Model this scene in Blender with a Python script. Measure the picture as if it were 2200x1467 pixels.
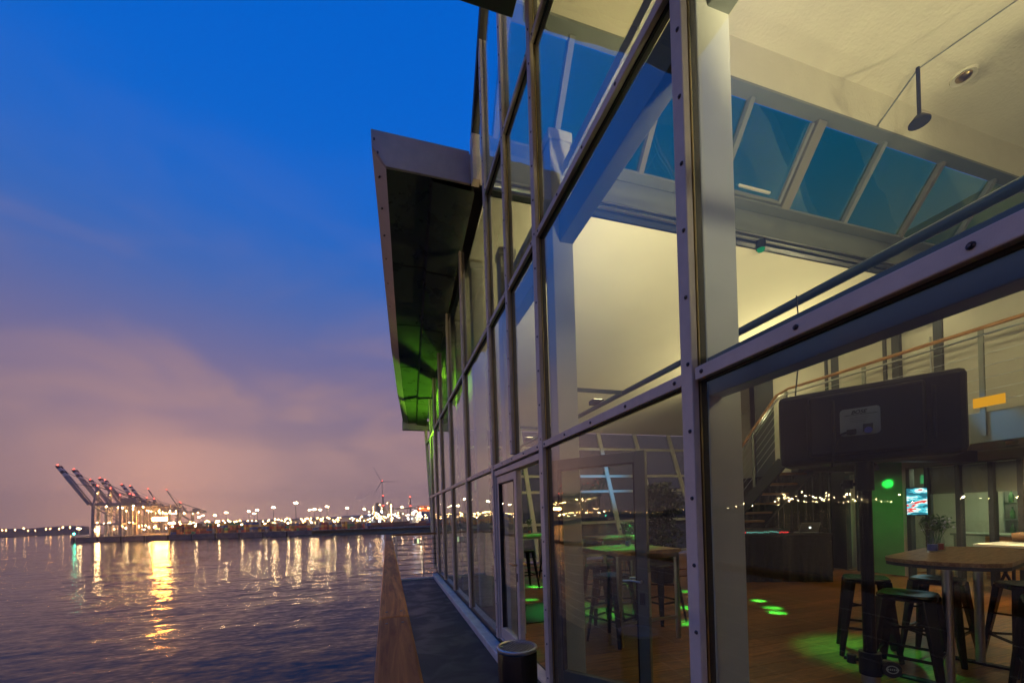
import bpy, math, random
from mathutils import Vector, Matrix
random.seed(7)
R = math.radians
sc = bpy.context.scene
col = sc.collection
for o in list(bpy.data.objects): bpy.data.objects.remove(o)

# ------------------------------------------------------------------ camera
EYE = 1.52                      # eye above the deck (deck z = 0)
WATER = -14.5
YAW = math.atan(268 / 880)
cam = bpy.data.cameras.new('Camera'); camo = bpy.data.objects.new('Camera', cam); col.objects.link(camo)
camo.location = (0, 0, EYE)
cam.sensor_width = 36; cam.lens = 36 * 880 / 2200
cam.shift_y = (1101.6 - 733.5) / 2200
cam.clip_start = .05; cam.clip_end = 20000
fw = Vector((math.sin(YAW), math.cos(YAW), 0)); rt = Vector((math.cos(YAW), -math.sin(YAW), 0)); up = Vector((0, 0, 1))
M = Matrix((rt, up, -fw)).transposed().to_4x4()
camo.rotation_euler = (M @ Matrix.Rotation(R(-1.8), 4, 'Z')).to_euler()
sc.camera = camo

# ------------------------------------------------------------------ dusk sky
w = bpy.data.worlds.new('World'); sc.world = w; w.use_nodes = True
nt = w.node_tree; nt.nodes.clear()
def N(t, k, **kw):
    n = t.nodes.new(k)
    for a, b in kw.items(): setattr(n, a, b)
    return n
def ramp(t, stops, interp='LINEAR'):
    n = t.nodes.new('ShaderNodeValToRGB'); e = n.color_ramp.elements; n.color_ramp.interpolation = interp
    while len(e) < len(stops): e.new(.5)
    for i, (p, c) in enumerate(stops):
        e[i].position = p; e[i].color = (*c, 1) if len(c) == 3 else c
    return n
def mathn(t, op, a, b=None, clamp=False):
    n = t.nodes.new('ShaderNodeMath'); n.operation = op; n.use_clamp = clamp
    for i, v in enumerate((a, b)):
        if v is None: continue
        if isinstance(v, (int, float)): n.inputs[i].default_value = v
        else: t.links.new(v, n.inputs[i])
    return n.outputs[0]
def mixc(t, fac, a, b, mode='MIX'):
    n = t.nodes.new('ShaderNodeMix'); n.data_type = 'RGBA'; n.blend_type = mode
    for i, v in ((0, fac), (6, a), (7, b)):
        if isinstance(v, (int, float)): n.inputs[i].default_value = v
        elif isinstance(v, tuple): n.inputs[i].default_value = (*v, 1)
        else: t.links.new(v, n.inputs[i])
    return n.outputs[2]
tc = N(nt, 'ShaderNodeTexCoord'); sep = N(nt, 'ShaderNodeSeparateXYZ')
nt.links.new(tc.outputs['Generated'], sep.inputs[0])
z = mathn(nt, 'MAXIMUM', sep.outputs[2], 0.0)
base = ramp(nt, [(0, (.13, .088, .115)), (.06, (.175, .115, .145)), (.18, (.19, .140, .195)), (.31, (.140, .128, .27)), (.42, (.055, .125, .37)), (.54, (.004, .120, .50)), (.70, (.0, .112, .57)), (1, (.0, .09, .47))], 'B_SPLINE')
nt.links.new(z, base.inputs[0])
mp = N(nt, 'ShaderNodeMapping'); mp.inputs['Scale'].default_value = (1.5, 1.5, 3.4); mp.inputs['Location'].default_value = (1.3, .55, .2)
nt.links.new(tc.outputs['Generated'], mp.inputs[0])
n1 = N(nt, 'ShaderNodeTexNoise'); n1.inputs['Scale'].default_value = 1.9; n1.inputs['Detail'].default_value = 3.5; n1.inputs['Roughness'].default_value = .48; n1.inputs['Distortion'].default_value = .5
nt.links.new(mp.outputs[0], n1.inputs['Vector'])
cl = ramp(nt, [(.39, (0, 0, 0)), (.66, (1, 1, 1))], 'EASE'); nt.links.new(n1.outputs['Fac'], cl.inputs[0])
fade = ramp(nt, [(0, (.15,) * 3), (.08, (.55,) * 3), (.24, (.75,) * 3), (.38, (.34,) * 3), (.52, (.08,) * 3), (.66, (.0,) * 3)]); nt.links.new(z, fade.inputs[0])
cfac = mathn(nt, 'MULTIPLY', cl.outputs[0], fade.outputs[0])
skyc = mixc(nt, cfac, base.outputs[0], (.36, .215, .205))
vm = N(nt, 'ShaderNodeVectorMath', operation='DOT_PRODUCT'); vm.inputs[1].default_value = (-.30, .953, .03)
nt.links.new(tc.outputs['Generated'], vm.inputs[0])
gl = mathn(nt, 'MULTIPLY', mathn(nt, 'POWER', mathn(nt, 'MAXIMUM', vm.outputs['Value'], 0.0), 11.0), mathn(nt, 'POWER', mathn(nt, 'SUBTRACT', 1.0, z), 6.0))
skyc = mixc(nt, gl, skyc, mixc(nt, 1.0, skyc, (.36, .20, .125), 'ADD'))
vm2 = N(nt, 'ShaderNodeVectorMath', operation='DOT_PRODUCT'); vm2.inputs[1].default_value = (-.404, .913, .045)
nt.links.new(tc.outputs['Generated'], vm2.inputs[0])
gl2 = mathn(nt, 'POWER', mathn(nt, 'MAXIMUM', vm2.outputs['Value'], 0.0), 110.0)      # orange glow around the dock lamps, painted into the sky colour
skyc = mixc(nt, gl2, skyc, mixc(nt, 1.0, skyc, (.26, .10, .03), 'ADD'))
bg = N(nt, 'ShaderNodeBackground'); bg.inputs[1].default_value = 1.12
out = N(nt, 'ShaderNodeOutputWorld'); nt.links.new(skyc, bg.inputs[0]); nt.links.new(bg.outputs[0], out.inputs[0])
w.cycles.sampling_method = 'MANUAL'; w.cycles.sample_map_resolution = 512

vs = sc.view_settings; vs.view_transform = 'Standard'; vs.look = 'None'; vs.gamma = 1; vs.exposure = 0; vs.use_curve_mapping = False
sc.render.engine = 'CYCLES'
cy = sc.cycles; cy.use_denoising = True; cy.max_bounces = 10; cy.transparent_max_bounces = 32; cy.glossy_bounces = 5; cy.diffuse_bounces = 3; cy.transmission_bounces = 6
cy.caustics_reflective = False; cy.caustics_refractive = False; cy.sample_clamp_indirect = 6; cy.use_light_tree = True; cy.blur_glossy = .3

# ------------------------------------------------------------------ materials
MATS = {}
def mat(name, color, rough=.6, metal=0, noise=0, nscale=20, bump=0, bscale=200, spec=.5, coat=0, stretch=(1, 1, 1)):
    m = bpy.data.materials.new(name); m.use_nodes = True; t = m.node_tree; b = t.nodes['Principled BSDF']
    b.inputs['Base Color'].default_value = (*color, 1); b.inputs['Roughness'].default_value = rough; b.inputs['Metallic'].default_value = metal
    b.inputs['Specular IOR Level'].default_value = spec; b.inputs['Coat Weight'].default_value = coat
    if noise or bump:
        tcn = N(t, 'ShaderNodeTexCoord'); mpn = N(t, 'ShaderNodeMapping'); mpn.inputs['Scale'].default_value = stretch
        t.links.new(tcn.outputs['Object'], mpn.inputs[0])
    if noise:
        nn = N(t, 'ShaderNodeTexNoise'); nn.inputs['Scale'].default_value = nscale; nn.inputs['Detail'].default_value = 6; nn.inputs['Roughness'].default_value = .62
        t.links.new(mpn.outputs[0], nn.inputs['Vector'])
        lo = tuple(c * (1 - noise) for c in color); hi = tuple(min(1, c * (1 + noise)) for c in color)
        rp = ramp(t, [(.3, lo), (.7, hi)]); t.links.new(nn.outputs['Fac'], rp.inputs[0]); t.links.new(rp.outputs[0], b.inputs['Base Color'])
        rr = mathn(t, 'ADD', mathn(t, 'MULTIPLY', nn.outputs['Fac'], .3), rough - .15, True); t.links.new(rr, b.inputs['Roughness'])
    if bump:
        nb = N(t, 'ShaderNodeTexNoise'); nb.inputs['Scale'].default_value = bscale; nb.inputs['Detail'].default_value = 4
        t.links.new(mpn.outputs[0], nb.inputs['Vector'])
        bp = N(t, 'ShaderNodeBump'); bp.inputs['Strength'].default_value = bump; bp.inputs['Distance'].default_value = .01
        t.links.new(nb.outputs['Fac'], bp.inputs['Height']); t.links.new(bp.outputs[0], b.inputs['Normal'])
    MATS[name] = m; return m
def emit(name, color, strength):
    m = bpy.data.materials.new(name); m.use_nodes = True; t = m.node_tree; t.nodes.clear()
    e = N(t, 'ShaderNodeEmission'); e.inputs[0].default_value = (*color, 1); e.inputs[1].default_value = strength
    o = N(t, 'ShaderNodeOutputMaterial'); t.links.new(e.outputs[0], o.inputs[0]); MATS[name] = m; return m
def glassmat(name, tint, f0):
    # thin clear pane: see-through with a mirror layer that grows towards grazing angles
    m = bpy.data.materials.new(name); m.use_nodes = True; t = m.node_tree; t.nodes.clear()
    lw = N(t, 'ShaderNodeLayerWeight'); lw.inputs[0].default_value = .5
    p5 = mathn(t, 'POWER', lw.outputs['Facing'], 4.0)
    fac = mathn(t, 'ADD', mathn(t, 'MULTIPLY', p5, .9), f0, True)
    tr = N(t, 'ShaderNodeBsdfTransparent'); tr.inputs[0].default_value = (*tint, 1)
    g = N(t, 'ShaderNodeBsdfGlossy'); g.inputs['Roughness'].default_value = 0.0; g.inputs[0].default_value = (.95, .97, 1, 1)
    tcn = N(t, 'ShaderNodeTexCoord')
    wv = N(t, 'ShaderNodeTexNoise'); wv.inputs['Scale'].default_value = 1.1; wv.inputs['Detail'].default_value = 1; t.links.new(tcn.outputs['Object'], wv.inputs['Vector'])
    wb = N(t, 'ShaderNodeBump'); wb.inputs['Strength'].default_value = 1; wb.inputs['Distance'].default_value = .010; t.links.new(wv.outputs['Fac'], wb.inputs['Height']); t.links.new(wb.outputs[0], g.inputs['Normal'])
    sm_ = N(t, 'ShaderNodeTexNoise'); sm_.inputs['Scale'].default_value = 5; sm_.inputs['Detail'].default_value = 5; sm_.inputs['Roughness'].default_value = .7; t.links.new(tcn.outputs['Object'], sm_.inputs['Vector'])
    rr_ = ramp(t, [(.52, (0,) * 3), (.75, (.05,) * 3)]); t.links.new(sm_.outputs['Fac'], rr_.inputs[0]); t.links.new(rr_.outputs[0], g.inputs['Roughness'])
    mx = N(t, 'ShaderNodeMixShader'); t.links.new(fac, mx.inputs[0]); t.links.new(tr.outputs[0], mx.inputs[1]); t.links.new(g.outputs[0], mx.inputs[2])
    o = N(t, 'ShaderNodeOutputMaterial'); t.links.new(mx.outputs[0], o.inputs[0]); MATS[name] = m; return m
def woodmat(name, dark, light, scale, stretch, rough=.45, bump=.15):
    m = bpy.data.materials.new(name); m.use_nodes = True; t = m.node_tree; b = t.nodes['Principled BSDF']
    tcn = N(t, 'ShaderNodeTexCoord'); mpn = N(t, 'ShaderNodeMapping'); mpn.inputs['Scale'].default_value = stretch
    oi = N(t, 'ShaderNodeObjectInfo'); va = N(t, 'ShaderNodeVectorMath', operation='ADD')
    t.links.new(tcn.outputs['Object'], va.inputs[0]); 
    vs_ = N(t, 'ShaderNodeVectorMath', operation='SCALE'); vs_.inputs[0].default_value = (7, 13, 5); t.links.new(oi.outputs['Random'], vs_.inputs['Scale']); t.links.new(vs_.outputs[0], va.inputs[1])
    t.links.new(va.outputs[0], mpn.inputs[0])
    nn = N(t, 'ShaderNodeTexNoise'); nn.inputs['Scale'].default_value = scale; nn.inputs['Detail'].default_value = 8; nn.inputs['Distortion'].default_value = 1.4; nn.inputs['Roughness'].default_value = .65
    t.links.new(mpn.outputs[0], nn.inputs['Vector'])
    rp = ramp(t, [(.36, dark), (.5, tuple((a + c) / 2 for a, c in zip(dark, light))), (.64, light)]); t.links.new(nn.outputs['Fac'], rp.inputs[0])
    hv = N(t, 'ShaderNodeHueSaturation'); t.links.new(rp.outputs[0], hv.inputs['Color'])
    t.links.new(mathn(t, 'ADD', mathn(t, 'MULTIPLY', oi.outputs['Random'], .7), .65), hv.inputs['Value'])
    t.links.new(hv.outputs[0], b.inputs['Base Color']); b.inputs['Roughness'].default_value = rough
    bp = N(t, 'ShaderNodeBump'); bp.inputs['Strength'].default_value = bump; bp.inputs['Distance'].default_value = .004
    t.links.new(nn.outputs['Fac'], bp.inputs['Height']); t.links.new(bp.outputs[0], b.inputs['Normal'])
    MATS[name] = m; return m

mat('frame_alu', (.70, .60, .48), .5, .05, .16, 3.5, .10, 300)
mat('frame_dark', (.055, .05, .05), .5, .2, .2, 10)
mat('gasket', (.012, .012, .013), .6)
mat('screw', (.12, .11, .11), .3, .9)
mat('white_steel', (.62, .62, .58), .5, 0, .04, 6, .05, 120)
mat('skylight_paint', (.17, .165, .14), .5)
mat('beam_grey', (.17, .19, .19), .5, 0, .06, 5)
mat('teal_tube', (.10, .15, .155), .35, .3)
mat('plaster', (.72, .68, .56), .9, 0, .07, 1.2, .9, 22)
mat('plaster_vault', (.78, .74, .60), .9, 0, .03, 1.5, .12, 80)
mat('wall_white', (.43, .41, .35), .85, 0, .06, 3, .1, 90)
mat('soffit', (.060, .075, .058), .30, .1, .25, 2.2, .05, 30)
mat('fascia', (.42, .37, .36), .5, .25, .12, 5, .06, 200)
mat('kerb', (.60, .62, .58), .55, 0, .18, 7, .2, 70)
mat('concrete', (.22, .21, .20), .85, 0, .2, 2, .2, 30)
mat('stair_steel', (.03, .03, .032), .5, .3)
mat('dark_paint', (.030, .036, .045), .5)
mat('black_plastic', (.007, .009, .013), .55, 0, .1, 30, .12, 500)
mat('black_cloth', (.006, .006, .007), .9, 0, .2, 20, .3, 90)
mat('black_metal', (.010, .011, .013), .22, .5, 0)
mat('steel', (.55, .56, .57), .28, 1)
mat('label_plate', (.33, .35, .31), .5)
mat('brass', (.55, .42, .22), .3, 1)
mat('grey_door', (.16, .17, .145), .5, 0, .05, 4)
mat('green_panel', (.10, .30, .12), .6, 0, .1, 3)
mat('screen_frame', (.01, .01, .01), .4)
mat('table_white', (.6, .6, .58), .5)
mat('chair_brown', (.20, .10, .05), .6)
mat('leaf', (.045, .10, .035), .5, 0, .3, 30)
mat('dark_leaf', (.012, .028, .012), .5, 0, .3, 30)
mat('petal', (.65, .6, .7), .6)
mat('jar_red', (.45, .05, .06), .3); mat('jar_blue', (.12, .14, .5), .3)
mat('rug', (.012, .014, .012), .95, 0, .2, 20)
woodmat('rail_wood', (.36, .098, .012), (.74, .27, .045), 3.0, (9, .55, 9), .65, .3)
woodmat('plank_wood', (.075, .028, .009), (.30, .125, .036), 4.0, (.8, 9, 9), .30, .1)
woodmat('table_wood', (.16, .08, .035), (.36, .22, .11), 4.0, (1, 9, 9), .35, .1)
woodmat('gallery_wood', (.26, .12, .04), (.48, .25, .10), 4.0, (9, 1, 9), .35, .1)
glassmat('glass', (.90, .95, .91), .028)
glassmat('tinted_glass', (.42, .46, .45), .02)
glassmat('clear_glass', (.95, .97, .96), .03)
glassmat('sky_glass', (.62, .76, .46), .11)
# port
mat('crane_paint', (.30, .27, .26), .6, .1, .2, .3)
mat('crane_dark', (.035, .032, .035), .6)
mat('crane_white', (.6, .56, .52), .6)
mat('quay_wall', (.17, .145, .13), .85, 0, .3, .25)
mat('quay_dark', (.035, .03, .03), .85, 0, .3, .25)
mat('asphalt', (.06, .055, .05), .85, 0, .3, .05)
mat('bank_grass', (.07, .075, .03), .9, 0, .5, .12)
mat('shore_dark', (.018, .018, .02), .9, 0, .4, .03)
mat('mast', (.12, .11, .11), .6)
mat('industry_light', (.42, .40, .36), .7, 0, .2, .1)
mat('industry_dark', (.10, .10, .11), .7, 0, .3, .1)
for nme, c in (('orange', (.50, .13, .03)), ('red', (.35, .04, .03)), ('green', (.06, .25, .09)), ('yellow', (.50, .30, .05)), ('blue', (.04, .09, .26)), ('grey', (.22, .21, .20)), ('brown', (.16, .07, .04))):
    mat('box_' + nme, c, .6, 0, .2, .6)
emit('lamp_warm', (1, .62, .26), 260); emit('lamp_white', (1, .80, .52), 240); emit('lamp_orange', (1, .45, .12), 110)
emit('lamp_flood', (1, .38, .06), 300); emit('lamp_crane', (1, .58, .2), 190); emit('lamp_beacon', (1, .80, .5), 2600); emit('lamp_mast', (1, .68, .30), 250); emit('lamp_shore', (1, .70, .32), 230); emit('lamp_red', (1, .06, .03), 26); emit('lamp_green', (.05, 1, .55), 60)
emit('lamp_small', (1, .58, .22), 75); emit('lamp_cool', (.65, .78, 1), 60)
emit('lens_warm', (1, .78, .42), 8); emit('lens_green', (.03, .35, .12), .6); emit('exit_green', (.04, 1, .30), 5)
emit('lens_blue', (.1, .4, 1), 8)
emit('strip_lit', (.75, 1, .5), 1.2)
emit('amber_panel', (1, .42, .02), .8); emit('led_red', (1, .05, .05), 3); emit('led_cyan', (.3, .9, .8), 1.2); emit('led_white', (1, 1, .95), 2.2)

# deck: wet dark coating with puddles
def deckmat():
    m = bpy.data.materials.new('deck_coating'); m.use_nodes = True; t = m.node_tree; b = t.nodes['Principled BSDF']
    tcn = N(t, 'ShaderNodeTexCoord')
    a = N(t, 'ShaderNodeTexNoise'); a.inputs['Scale'].default_value = 2.6; a.inputs['Detail'].default_value = 9; a.inputs['Distortion'].default_value = .8; t.links.new(tcn.outputs['Object'], a.inputs['Vector'])
    rp = ramp(t, [(.35, (.024, .024, .020)), (.50, (.031, .030, .026)), (.68, (.044, .041, .035))]); t.links.new(a.outputs['Fac'], rp.inputs[0]); t.links.new(rp.outputs[0], b.inputs['Base Color'])
    rr = ramp(t, [(.38, (.36,) * 3), (.56, (.58,) * 3)]); t.links.new(a.outputs['Fac'], rr.inputs[0]); t.links.new(rr.outputs[0], b.inputs['Roughness'])
    g = N(t, 'ShaderNodeTexNoise'); g.inputs['Scale'].default_value = 160; g.inputs['Detail'].default_value = 3; t.links.new(tcn.outputs['Object'], g.inputs['Vector'])
    bp = N(t, 'ShaderNodeBump'); bp.inputs['Strength'].default_value = .35; bp.inputs['Distance'].default_value = .006; t.links.new(g.outputs['Fac'], bp.inputs['Height']); t.links.new(bp.outputs[0], b.inputs['Normal'])
    MATS['deck_coating'] = m
deckmat()
def watermat():
    m = bpy.data.materials.new('sea_water'); m.use_nodes = True; t = m.node_tree; b = t.nodes['Principled BSDF']
    b.inputs['Base Color'].default_value = (.006, .006, .009, 1); b.inputs['Roughness'].default_value = .14; b.inputs['IOR'].default_value = 1.33
    tcn = N(t, 'ShaderNodeTexCoord')
    acc = None
    for i, (s, ax, ay, rot, sx, det) in enumerate(((.045, .07, .08, .10, .6, 2), (.20, .13, .18, -.16, .42, 2), (.7, .15, .24, .14, .36, 2), (2.2, .12, .20, 0, .42, 1))):
        mpn = N(t, 'ShaderNodeMapping'); mpn.inputs['Rotation'].default_value = (0, 0, YAW + rot); mpn.inputs['Scale'].default_value = (sx, 1, 1); mpn.inputs['Location'].default_value = (i * 3.1, i * 7.7, 0)
        t.links.new(tcn.outputs['Object'], mpn.inputs[0])
        nn = N(t, 'ShaderNodeTexNoise'); nn.inputs['Scale'].default_value = s; nn.inputs['Detail'].default_value = det; nn.inputs['Distortion'].default_value = .4
        t.links.new(mpn.outputs[0], nn.inputs['Vector'])
        sb = N(t, 'ShaderNodeVectorMath', operation='SUBTRACT'); sb.inputs[1].default_value = (.5, .5, .5); t.links.new(nn.outputs['Color'], sb.inputs[0])
        ml = N(t, 'ShaderNodeVectorMath', operation='MULTIPLY'); ml.inputs[1].default_value = (ax, ay, 0); t.links.new(sb.outputs[0], ml.inputs[0])
        if acc is None: acc = ml.outputs[0]
        else:
            ad = N(t, 'ShaderNodeVectorMath', operation='ADD'); t.links.new(acc, ad.inputs[0]); t.links.new(ml.outputs[0], ad.inputs[1]); acc = ad.outputs[0]
    up_ = N(t, 'ShaderNodeVectorMath', operation='ADD'); up_.inputs[1].default_value = (0, 0, 1); t.links.new(acc, up_.inputs[0])
    rz = N(t, 'ShaderNodeVectorRotate'); rz.rotation_type = 'Z_AXIS'; rz.inputs['Angle'].default_value = -YAW; t.links.new(up_.outputs[0], rz.inputs['Vector'])
    nm = N(t, 'ShaderNodeVectorMath', operation='NORMALIZE'); t.links.new(rz.outputs[0], nm.inputs[0]); t.links.new(nm.outputs[0], b.inputs['Normal']); MATS['sea_water'] = m
watermat()
def screenmat():
    m = bpy.data.materials.new('screen_picture'); m.use_nodes = True; t = m.node_tree; t.nodes.clear()
    tcn = N(t, 'ShaderNodeTexCoord'); mpn = N(t, 'ShaderNodeMapping'); mpn.inputs['Scale'].default_value = (1, 2.2, 7); t.links.new(tcn.outputs['Object'], mpn.inputs[0])
    nn = N(t, 'ShaderNodeTexNoise'); nn.inputs['Scale'].default_value = 1.6; nn.inputs['Detail'].default_value = 3; t.links.new(mpn.outputs[0], nn.inputs['Vector'])
    rp = ramp(t, [(.30, (.02, .15, .22)), (.42, (.1, .6, .75)), (.50, (.85, 1, 1)), (.58, (.9, .06, .05)), (.64, (.15, .7, .85)), (.8, (.9, 1, 1))], 'CONSTANT'); t.links.new(nn.outputs['Fac'], rp.inputs[0])
    e = N(t, 'ShaderNodeEmission'); e.inputs[1].default_value = 1.3; t.links.new(rp.outputs[0], e.inputs[0])
    o = N(t, 'ShaderNodeOutputMaterial'); t.links.new(e.outputs[0], o.inputs[0]); MATS['screen_picture'] = m
screenmat()

# ------------------------------------------------------------------ helpers
def tag(o, label=None, cat=None, group=None, kind=None):
    if label: o['label'] = label
    if cat: o['category'] = cat
    if group: o['group'] = group
    if kind: o['kind'] = kind
    return o
def empty(name, loc=(0, 0, 0), rz=0, label=None, cat=None, group=None):
    o = bpy.data.objects.new(name, None); col.objects.link(o); o.location = loc; o.rotation_euler = (0, 0, rz); o.empty_display_size = .2
    return tag(o, label, cat, group)
class MB:
    def __init__(s): s.v = []; s.f = []; s.mi = []; s.cur = 0
    def add(s, vs, fs):
        k = len(s.v); s.v += [tuple(p) for p in vs]; s.f += [tuple(i + k for i in f) for f in fs]; s.mi += [s.cur] * len(fs); return s
    def box(s, x0, x1, y0, y1, z0, z1):
        return s.add([(x0, y0, z0), (x1, y0, z0), (x1, y1, z0), (x0, y1, z0), (x0, y0, z1), (x1, y0, z1), (x1, y1, z1), (x0, y1, z1)],
                     [(3, 2, 1, 0), (4, 5, 6, 7), (0, 1, 5, 4), (1, 2, 6, 5), (2, 3, 7, 6), (3, 0, 4, 7)])
    def bar(s, p, q, a, b, upv=(0, 0, 1)):
        p = Vector(p); q = Vector(q); d = (q - p).normalized(); u = Vector(upv)
        if abs(d.dot(u)) > .98: u = Vector((0, 1, 0))
        x = d.cross(u).normalized(); y = x.cross(d).normalized()
        vs = [c + x * (i * a / 2) + y * (j * b / 2) for c in (p, q) for i, j in ((-1, -1), (1, -1), (1, 1), (-1, 1))]
        return s.add(vs, [(3, 2, 1, 0), (4, 5, 6, 7), (0, 1, 5, 4), (1, 2, 6, 5), (2, 3, 7, 6), (3, 0, 4, 7)])
    def taper(s, p, q, a0, b0, a1, b1, upv=(0, 0, 1)):
        p = Vector(p); q = Vector(q); d = (q - p).normalized(); u = Vector(upv)
        if abs(d.dot(u)) > .98: u = Vector((0, 1, 0))
        x = d.cross(u).normalized(); y = x.cross(d).normalized()
        vs = [c + x * (i * a / 2) + y * (j * b / 2) for c, a, b in ((p, a0, b0), (q, a1, b1)) for i, j in ((-1, -1), (1, -1), (1, 1), (-1, 1))]
        return s.add(vs, [(3, 2, 1, 0), (4, 5, 6, 7), (0, 1, 5, 4), (1, 2, 6, 5), (2, 3, 7, 6), (3, 0, 4, 7)])
    def tube(s, p, q, r, n=10, r2=None, cap=True):
        p = Vector(p); q = Vector(q); d = (q - p).normalized(); u = Vector((0, 0, 1)) if abs(d.z) < .98 else Vector((1, 0, 0))
        x = d.cross(u).normalized(); y = x.cross(d).normalized(); r2 = r if r2 is None else r2
        vs = [c + x * (rr * math.cos(2 * math.pi * i / n)) + y * (rr * math.sin(2 * math.pi * i / n)) for c, rr in ((p, r), (q, r2)) for i in range(n)]
        fs = [(i, (i + 1) % n, n + (i + 1) % n, n + i) for i in range(n)]
        if cap: fs += [tuple(range(n - 1, -1, -1)), tuple(range(n, 2 * n))]
        return s.add(vs, fs)
    def path(s, pts, r, n=8):
        for a, b in zip(pts, pts[1:]): s.tube(a, b, r, n)
        return s
    def lathe(s, prof, c=(0, 0, 0), n=24):
        k = len(prof); vs = [(c[0] + r * math.cos(2 * math.pi * i / n), c[1] + r * math.sin(2 * math.pi * i / n), c[2] + zz) for i in range(n) for r, zz in prof]
        fs = [(i * k + j, ((i + 1) % n) * k + j, ((i + 1) % n) * k + j + 1, i * k + j + 1) for i in range(n) for j in range(k - 1)]
        return s.add(vs, fs)
    def prismX(s, poly, x0, x1):           # polygon in (y, z), extruded along x
        n = len(poly)
        return s.add([(x0, a, b) for a, b in poly] + [(x1, a, b) for a, b in poly], [tuple(range(n - 1, -1, -1)), tuple(range(n, 2 * n))] + [(i, (i + 1) % n, n + (i + 1) % n, n + i) for i in range(n)])
    def octa(s, c, r, rz=None):
        x, y, zz = c; rz = rz or r
        return s.add([(x + r, y, zz), (x, y + r, zz), (x - r, y, zz), (x, y - r, zz), (x, y, zz + rz), (x, y, zz - rz)], [(0, 1, 4), (1, 2, 4), (2, 3, 4), (3, 0, 4), (1, 0, 5), (2, 1, 5), (3, 2, 5), (0, 3, 5)])
    def build(s, name, m, parent=None, bevel=0, smooth=False, local=False):
        me = bpy.data.meshes.new(name); vs = s.v
        if parent is not None and not local:
            inv = parent.matrix_basis.inverted()
            pp = parent.parent
            while pp is not None: inv = inv @ pp.matrix_basis.inverted(); pp = pp.parent
            vs = [tuple(inv @ Vector(v)) for v in vs]
        me.from_pydata(vs, [], s.f)
        for mm in (m if isinstance(m, (list, tuple)) else [m]): me.materials.append(MATS[mm])
        me.polygons.foreach_set('material_index', s.mi)
        if smooth:
            me.polygons.foreach_set('use_smooth', [True] * len(s.f))
            me.set_sharp_from_angle(angle=R(40))
        me.validate(); me.update()
        o = bpy.data.objects.new(name, me); col.objects.link(o); o.parent = parent
        if bevel:
            b = o.modifiers.new('Bevel', 'BEVEL'); b.width = bevel; b.segments = 2; b.limit_method = 'ANGLE'
        return o
def inst(src, parent=None, loc=None):
    o = src.copy(); col.objects.link(o); o.parent = parent
    if loc is not None: o.location = loc
    return o
def copy_tree(o, parent=None):
    c = o.copy(); col.objects.link(c); c.parent = parent
    for ch in list(o.children): copy_tree(ch, c)
    return c
def upd(): bpy.context.view_layer.update()
def light(name, kind, loc, energy, color, parent=None, target=None, spot=None, blend=.4, size=.05, sx=None, sy=None):
    l = bpy.data.lights.new(name, kind); l.energy = energy; l.color = color
    if kind == 'SPOT': l.spot_size = R(spot); l.spot_blend = blend; l.shadow_soft_size = size
    elif kind == 'AREA': l.shape = 'RECTANGLE'; l.size = sx; l.size_y = sy
    else: l.shadow_soft_size = size
    o = bpy.data.objects.new(name, l); col.objects.link(o)
    p = Vector(loc)
    if target is not None: o.rotation_euler = (Vector(target) - p).to_track_quat('-Z', 'Y').to_euler()
    if parent is not None: p = p - parent.location; o.parent = parent
    o.location = p; return o
def text_mesh(s, size, shear=0, offset=.0, extrude=.0008):
    c = bpy.data.curves.new('t', 'FONT'); c.body = s; c.size = size; c.shear = shear; c.offset = offset; c.extrude = extrude; c.align_x = 'CENTER'; c.align_y = 'CENTER'
    o = bpy.data.objects.new('t', c); col.objects.link(o); upd()
    me = bpy.data.meshes.new_from_object(o.evaluated_get(bpy.context.evaluated_depsgraph_get()))
    bpy.data.objects.remove(o); return me
def interp(xs, ys, v):
    if v <= xs[0]: return ys[0]
    for i in range(len(xs) - 1):
        if v <= xs[i + 1]:
            return ys[i] + (ys[i + 1] - ys[i]) * (v - xs[i]) / (xs[i + 1] - xs[i])
    return ys[-1]
SY = [5.07, 6.65, 8.61, 10.0, 10.8, 11.6, 12.4]; SZ = [5.58, 5.36, 5.08, 4.84, 4.66, 4.44, 4.12]
def soffit(y): return interp(SY, SZ, y)
def facade_top(y):
    if y <= 4.28: return 7.05
    if y <= 4.92: return 7.05 - (y - 4.28) / .64 * .88
    if y < 5.07: return 6.12
    return soffit(y) + .01

# ------------------------------------------------------------------ setting: water, land
S = 9000
tag(MB().add([(-S, -S, WATER), (S, -S, WATER), (S, S, WATER), (-S, S, WATER)], [(0, 1, 2, 3)]).build('water', 'sea_water'), 'dark rippled harbour water with light streaks', kind='structure')
def port(u, wd, z=0.0):                # harbour plan: u metres to the right of, wd metres out along the view axis
    p = rt * u + fw * wd; return Vector((p.x, p.y, z))
def strip(name, mt, rows, kind='structure', label=None):
    # rows: list of cross sections (each a list of points)
    b = MB(); k = len(rows[0]); vs = [p for r_ in rows for p in r_]
    fs = [(i * k + j, (i + 1) * k + j, (i + 1) * k + j + 1, i * k + j + 1) for i in range(len(rows) - 1) for j in range(k - 1)]
    return tag(b.add(vs, fs).build(name, mt), label, kind=kind)
QZ = WATER + 4.6
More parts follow.
